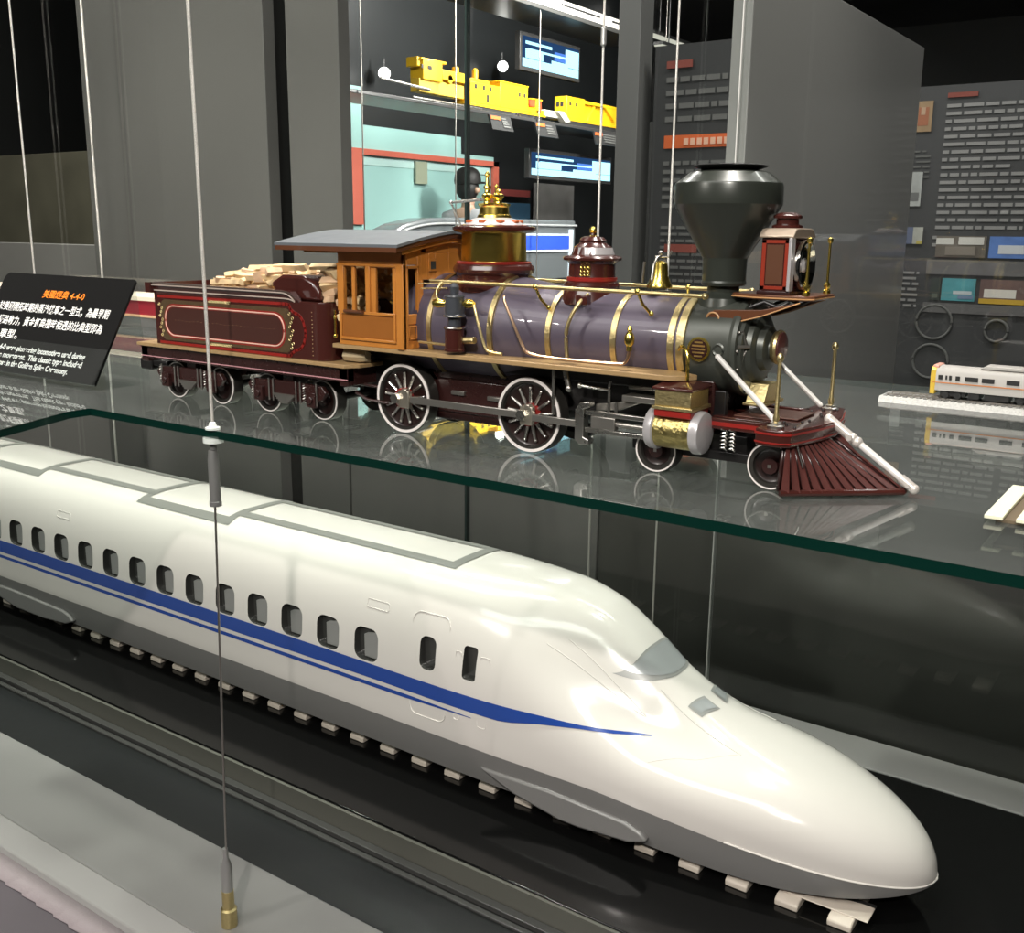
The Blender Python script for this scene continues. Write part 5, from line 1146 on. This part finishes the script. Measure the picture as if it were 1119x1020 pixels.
m.prism([(PO.x-.085, PO.y+.06), (PO.x+.085, PO.y+.06), (PO.x+.075, PO.y+.17), (PO.x+.04, PO.y+.205), (PO.x-.04, PO.y+.205), (PO.x-.075, PO.y+.17)], 'z', PO.z+1.675, PO.z+1.687); m.build('cap', hairm, pers, bevel=.003)
m = MB(); m.prism([(PO.y+.10, PO.z+1.62), (PO.y+.145, PO.z+1.585), (PO.y+.11, PO.z+1.575)], 'x', PO.x-.014, PO.x+.014); m.build('nose', skinm, pers, bevel=.004)
for sx in (-1, 1):
    m = MB(); m.sph((PO.x+sx*.095, PO.y+.01, PO.z+1.615), .026, n=8); m.build('ear', skinm, pers)
    m = MB(); m.sph((PO.x+sx*.032, PO.y+.108, PO.z+1.635), .011, n=8); m.build('eye', pbr('eye white', (.6, .6, .6), .3), pers)
m = MB(); m.box(PO.x-.022, PO.x+.022, PO.y+.112, PO.y+.120, PO.z+1.548, PO.z+1.555); m.build('mouth', pbr('lips', (.3, .12, .1), .5), pers)
for sx in (-1, 1):
    m = MB(); m.prism([(PO.y-.07, PO.z), (PO.y+.19, PO.z), (PO.y+.20, PO.z+.03), (PO.y+.10, PO.z+.07), (PO.y+.02, PO.z+.10), (PO.y-.07, PO.z+.09)], 'x', PO.x+sx*.115-.045, PO.x+sx*.115+.045); m.build('shoe', hairm, pers, bevel=.012)
# ------------------------------------------------------------ lights
def spot(name, loc, tgt, power, size=60, blend=.5, rad=.04, col=(1, .95, .88)):
    l = bpy.data.lights.new(name, 'SPOT'); l.energy = power; l.spot_size = math.radians(size); l.spot_blend = blend; l.shadow_soft_size = rad; l.color = col
    o = bpy.data.objects.new(name, l); COL.objects.link(o); o.location = loc
    o.rotation_euler = (Vector(tgt)-Vector(loc)).to_track_quat('-Z', 'Y').to_euler(); return o
def area(name, loc, tgt, power, sx, sy, col=(1, .97, .92)):
    l = bpy.data.lights.new(name, 'AREA'); l.energy = power; l.shape = 'RECTANGLE'; l.size = sx; l.size_y = sy; l.color = col
    o = bpy.data.objects.new(name, l); COL.objects.link(o); o.location = loc
    o.rotation_euler = (Vector(tgt)-Vector(loc)).to_track_quat('-Z', 'Y').to_euler(); return o
spot('track_spot_right', (.53, -1.19, 1.56), (-.9, 1.15, -.15), 215, 62)
spot('track_spot_left', (-2.0, -1.8, 1.55), (-1.2, 1.25, -.35), 95, 55)
spot('case_downlight_a', (-.45, 1.25, 1.66), (-.50, 1.35, -.6), 120, 80, .6, .05)
spot('case_downlight_b', (-1.5, 1.25, 1.66), (-1.5, 1.35, -.6), 80, 80, .6, .05)
spot('case_downlight_c', (-2.5, 1.25, 1.66), (-2.5, 1.35, -.6), 80, 80, .6, .05)
spot('partition_fill', (-2.4, 1.05, 2.65), (-2.4, 1.95, .35), 520, 80, .8, .1)  # unseen spot added to brighten the grey partitions
spot('aisle_fill', (-4.6, .8, 2.4), (-5.2, 3.2, .1), 260, 60, .6, .1)  # unseen spot added to lift the dark far-left boards
spot('side_fill', (-.30, 2.0, 2.35), (-.887, 2.12, .35), 110, 60, .9, .1)  # unseen spot added to lighten the near edge of the side partition
area('rear_showcase_fill', (-4.0, 6.8, 2.6), (-5.7, 6.9, .3), 750, .4, 4)  # unseen area light added to brighten the teal panel
area('text_wall_fill', (-.6, 2.9, 2.4), (-.8, 4.0, .2), 45, 1.4, .3)  # unseen area light over the text boards
area('room_fill', (-1.0, -1.2, 2.7), (-1.0, .6, 0), 130, 3, 1.5)  # area light added overhead, out of view, to brighten the whole room
area('rear_aisle_fill', (-3.2, 2.9, 2.7), (-3.8, 3.1, 0), 130, 1.5, .5)  # unseen area light added for the far-left display board
w = bpy.data.worlds.new('world'); sc.world = w; w.use_nodes = True
w.node_tree.nodes['Background'].inputs[0].default_value = (.9, .95, 1, 1); w.node_tree.nodes['Background'].inputs[1].default_value = .05
# ------------------------------------------------------------ camera
p, y, r = math.radians(13.0), math.radians(35.0), math.radians(.6)
F_ = Vector((-math.sin(y)*math.cos(p), math.cos(y)*math.cos(p), -math.sin(p))); R_ = Vector((math.cos(y), math.sin(y), 0)); U_ = R_.cross(F_)
Rr = R_*math.cos(r)+U_*math.sin(r); Ur = -R_*math.sin(r)+U_*math.cos(r)
cd = bpy.data.cameras.new('camera'); cam = bpy.data.objects.new('camera', cd); COL.objects.link(cam)
M = Matrix((Rr, Ur, -F_)).transposed().to_4x4(); M.translation = Vector((0, 0, .25)); cam.matrix_world = M
cd.sensor_fit = 'HORIZONTAL'; cd.sensor_width = 36; cd.lens = 36*1120/1119.; cd.clip_start = .05; cd.clip_end = 60
sc.camera = cam
sc.view_settings.view_transform = 'Standard'; sc.view_settings.look = 'None'; sc.view_settings.gamma = 1; sc.view_settings.exposure = 0; sc.view_settings.use_curve_mapping = False
sc.cycles.max_bounces = 14; sc.cycles.transparent_max_bounces = 24; sc.cycles.glossy_bounces = 6; sc.cycles.use_denoising = True
for o in list(bpy.data.objects):
    if 'org' in o: del o['org']
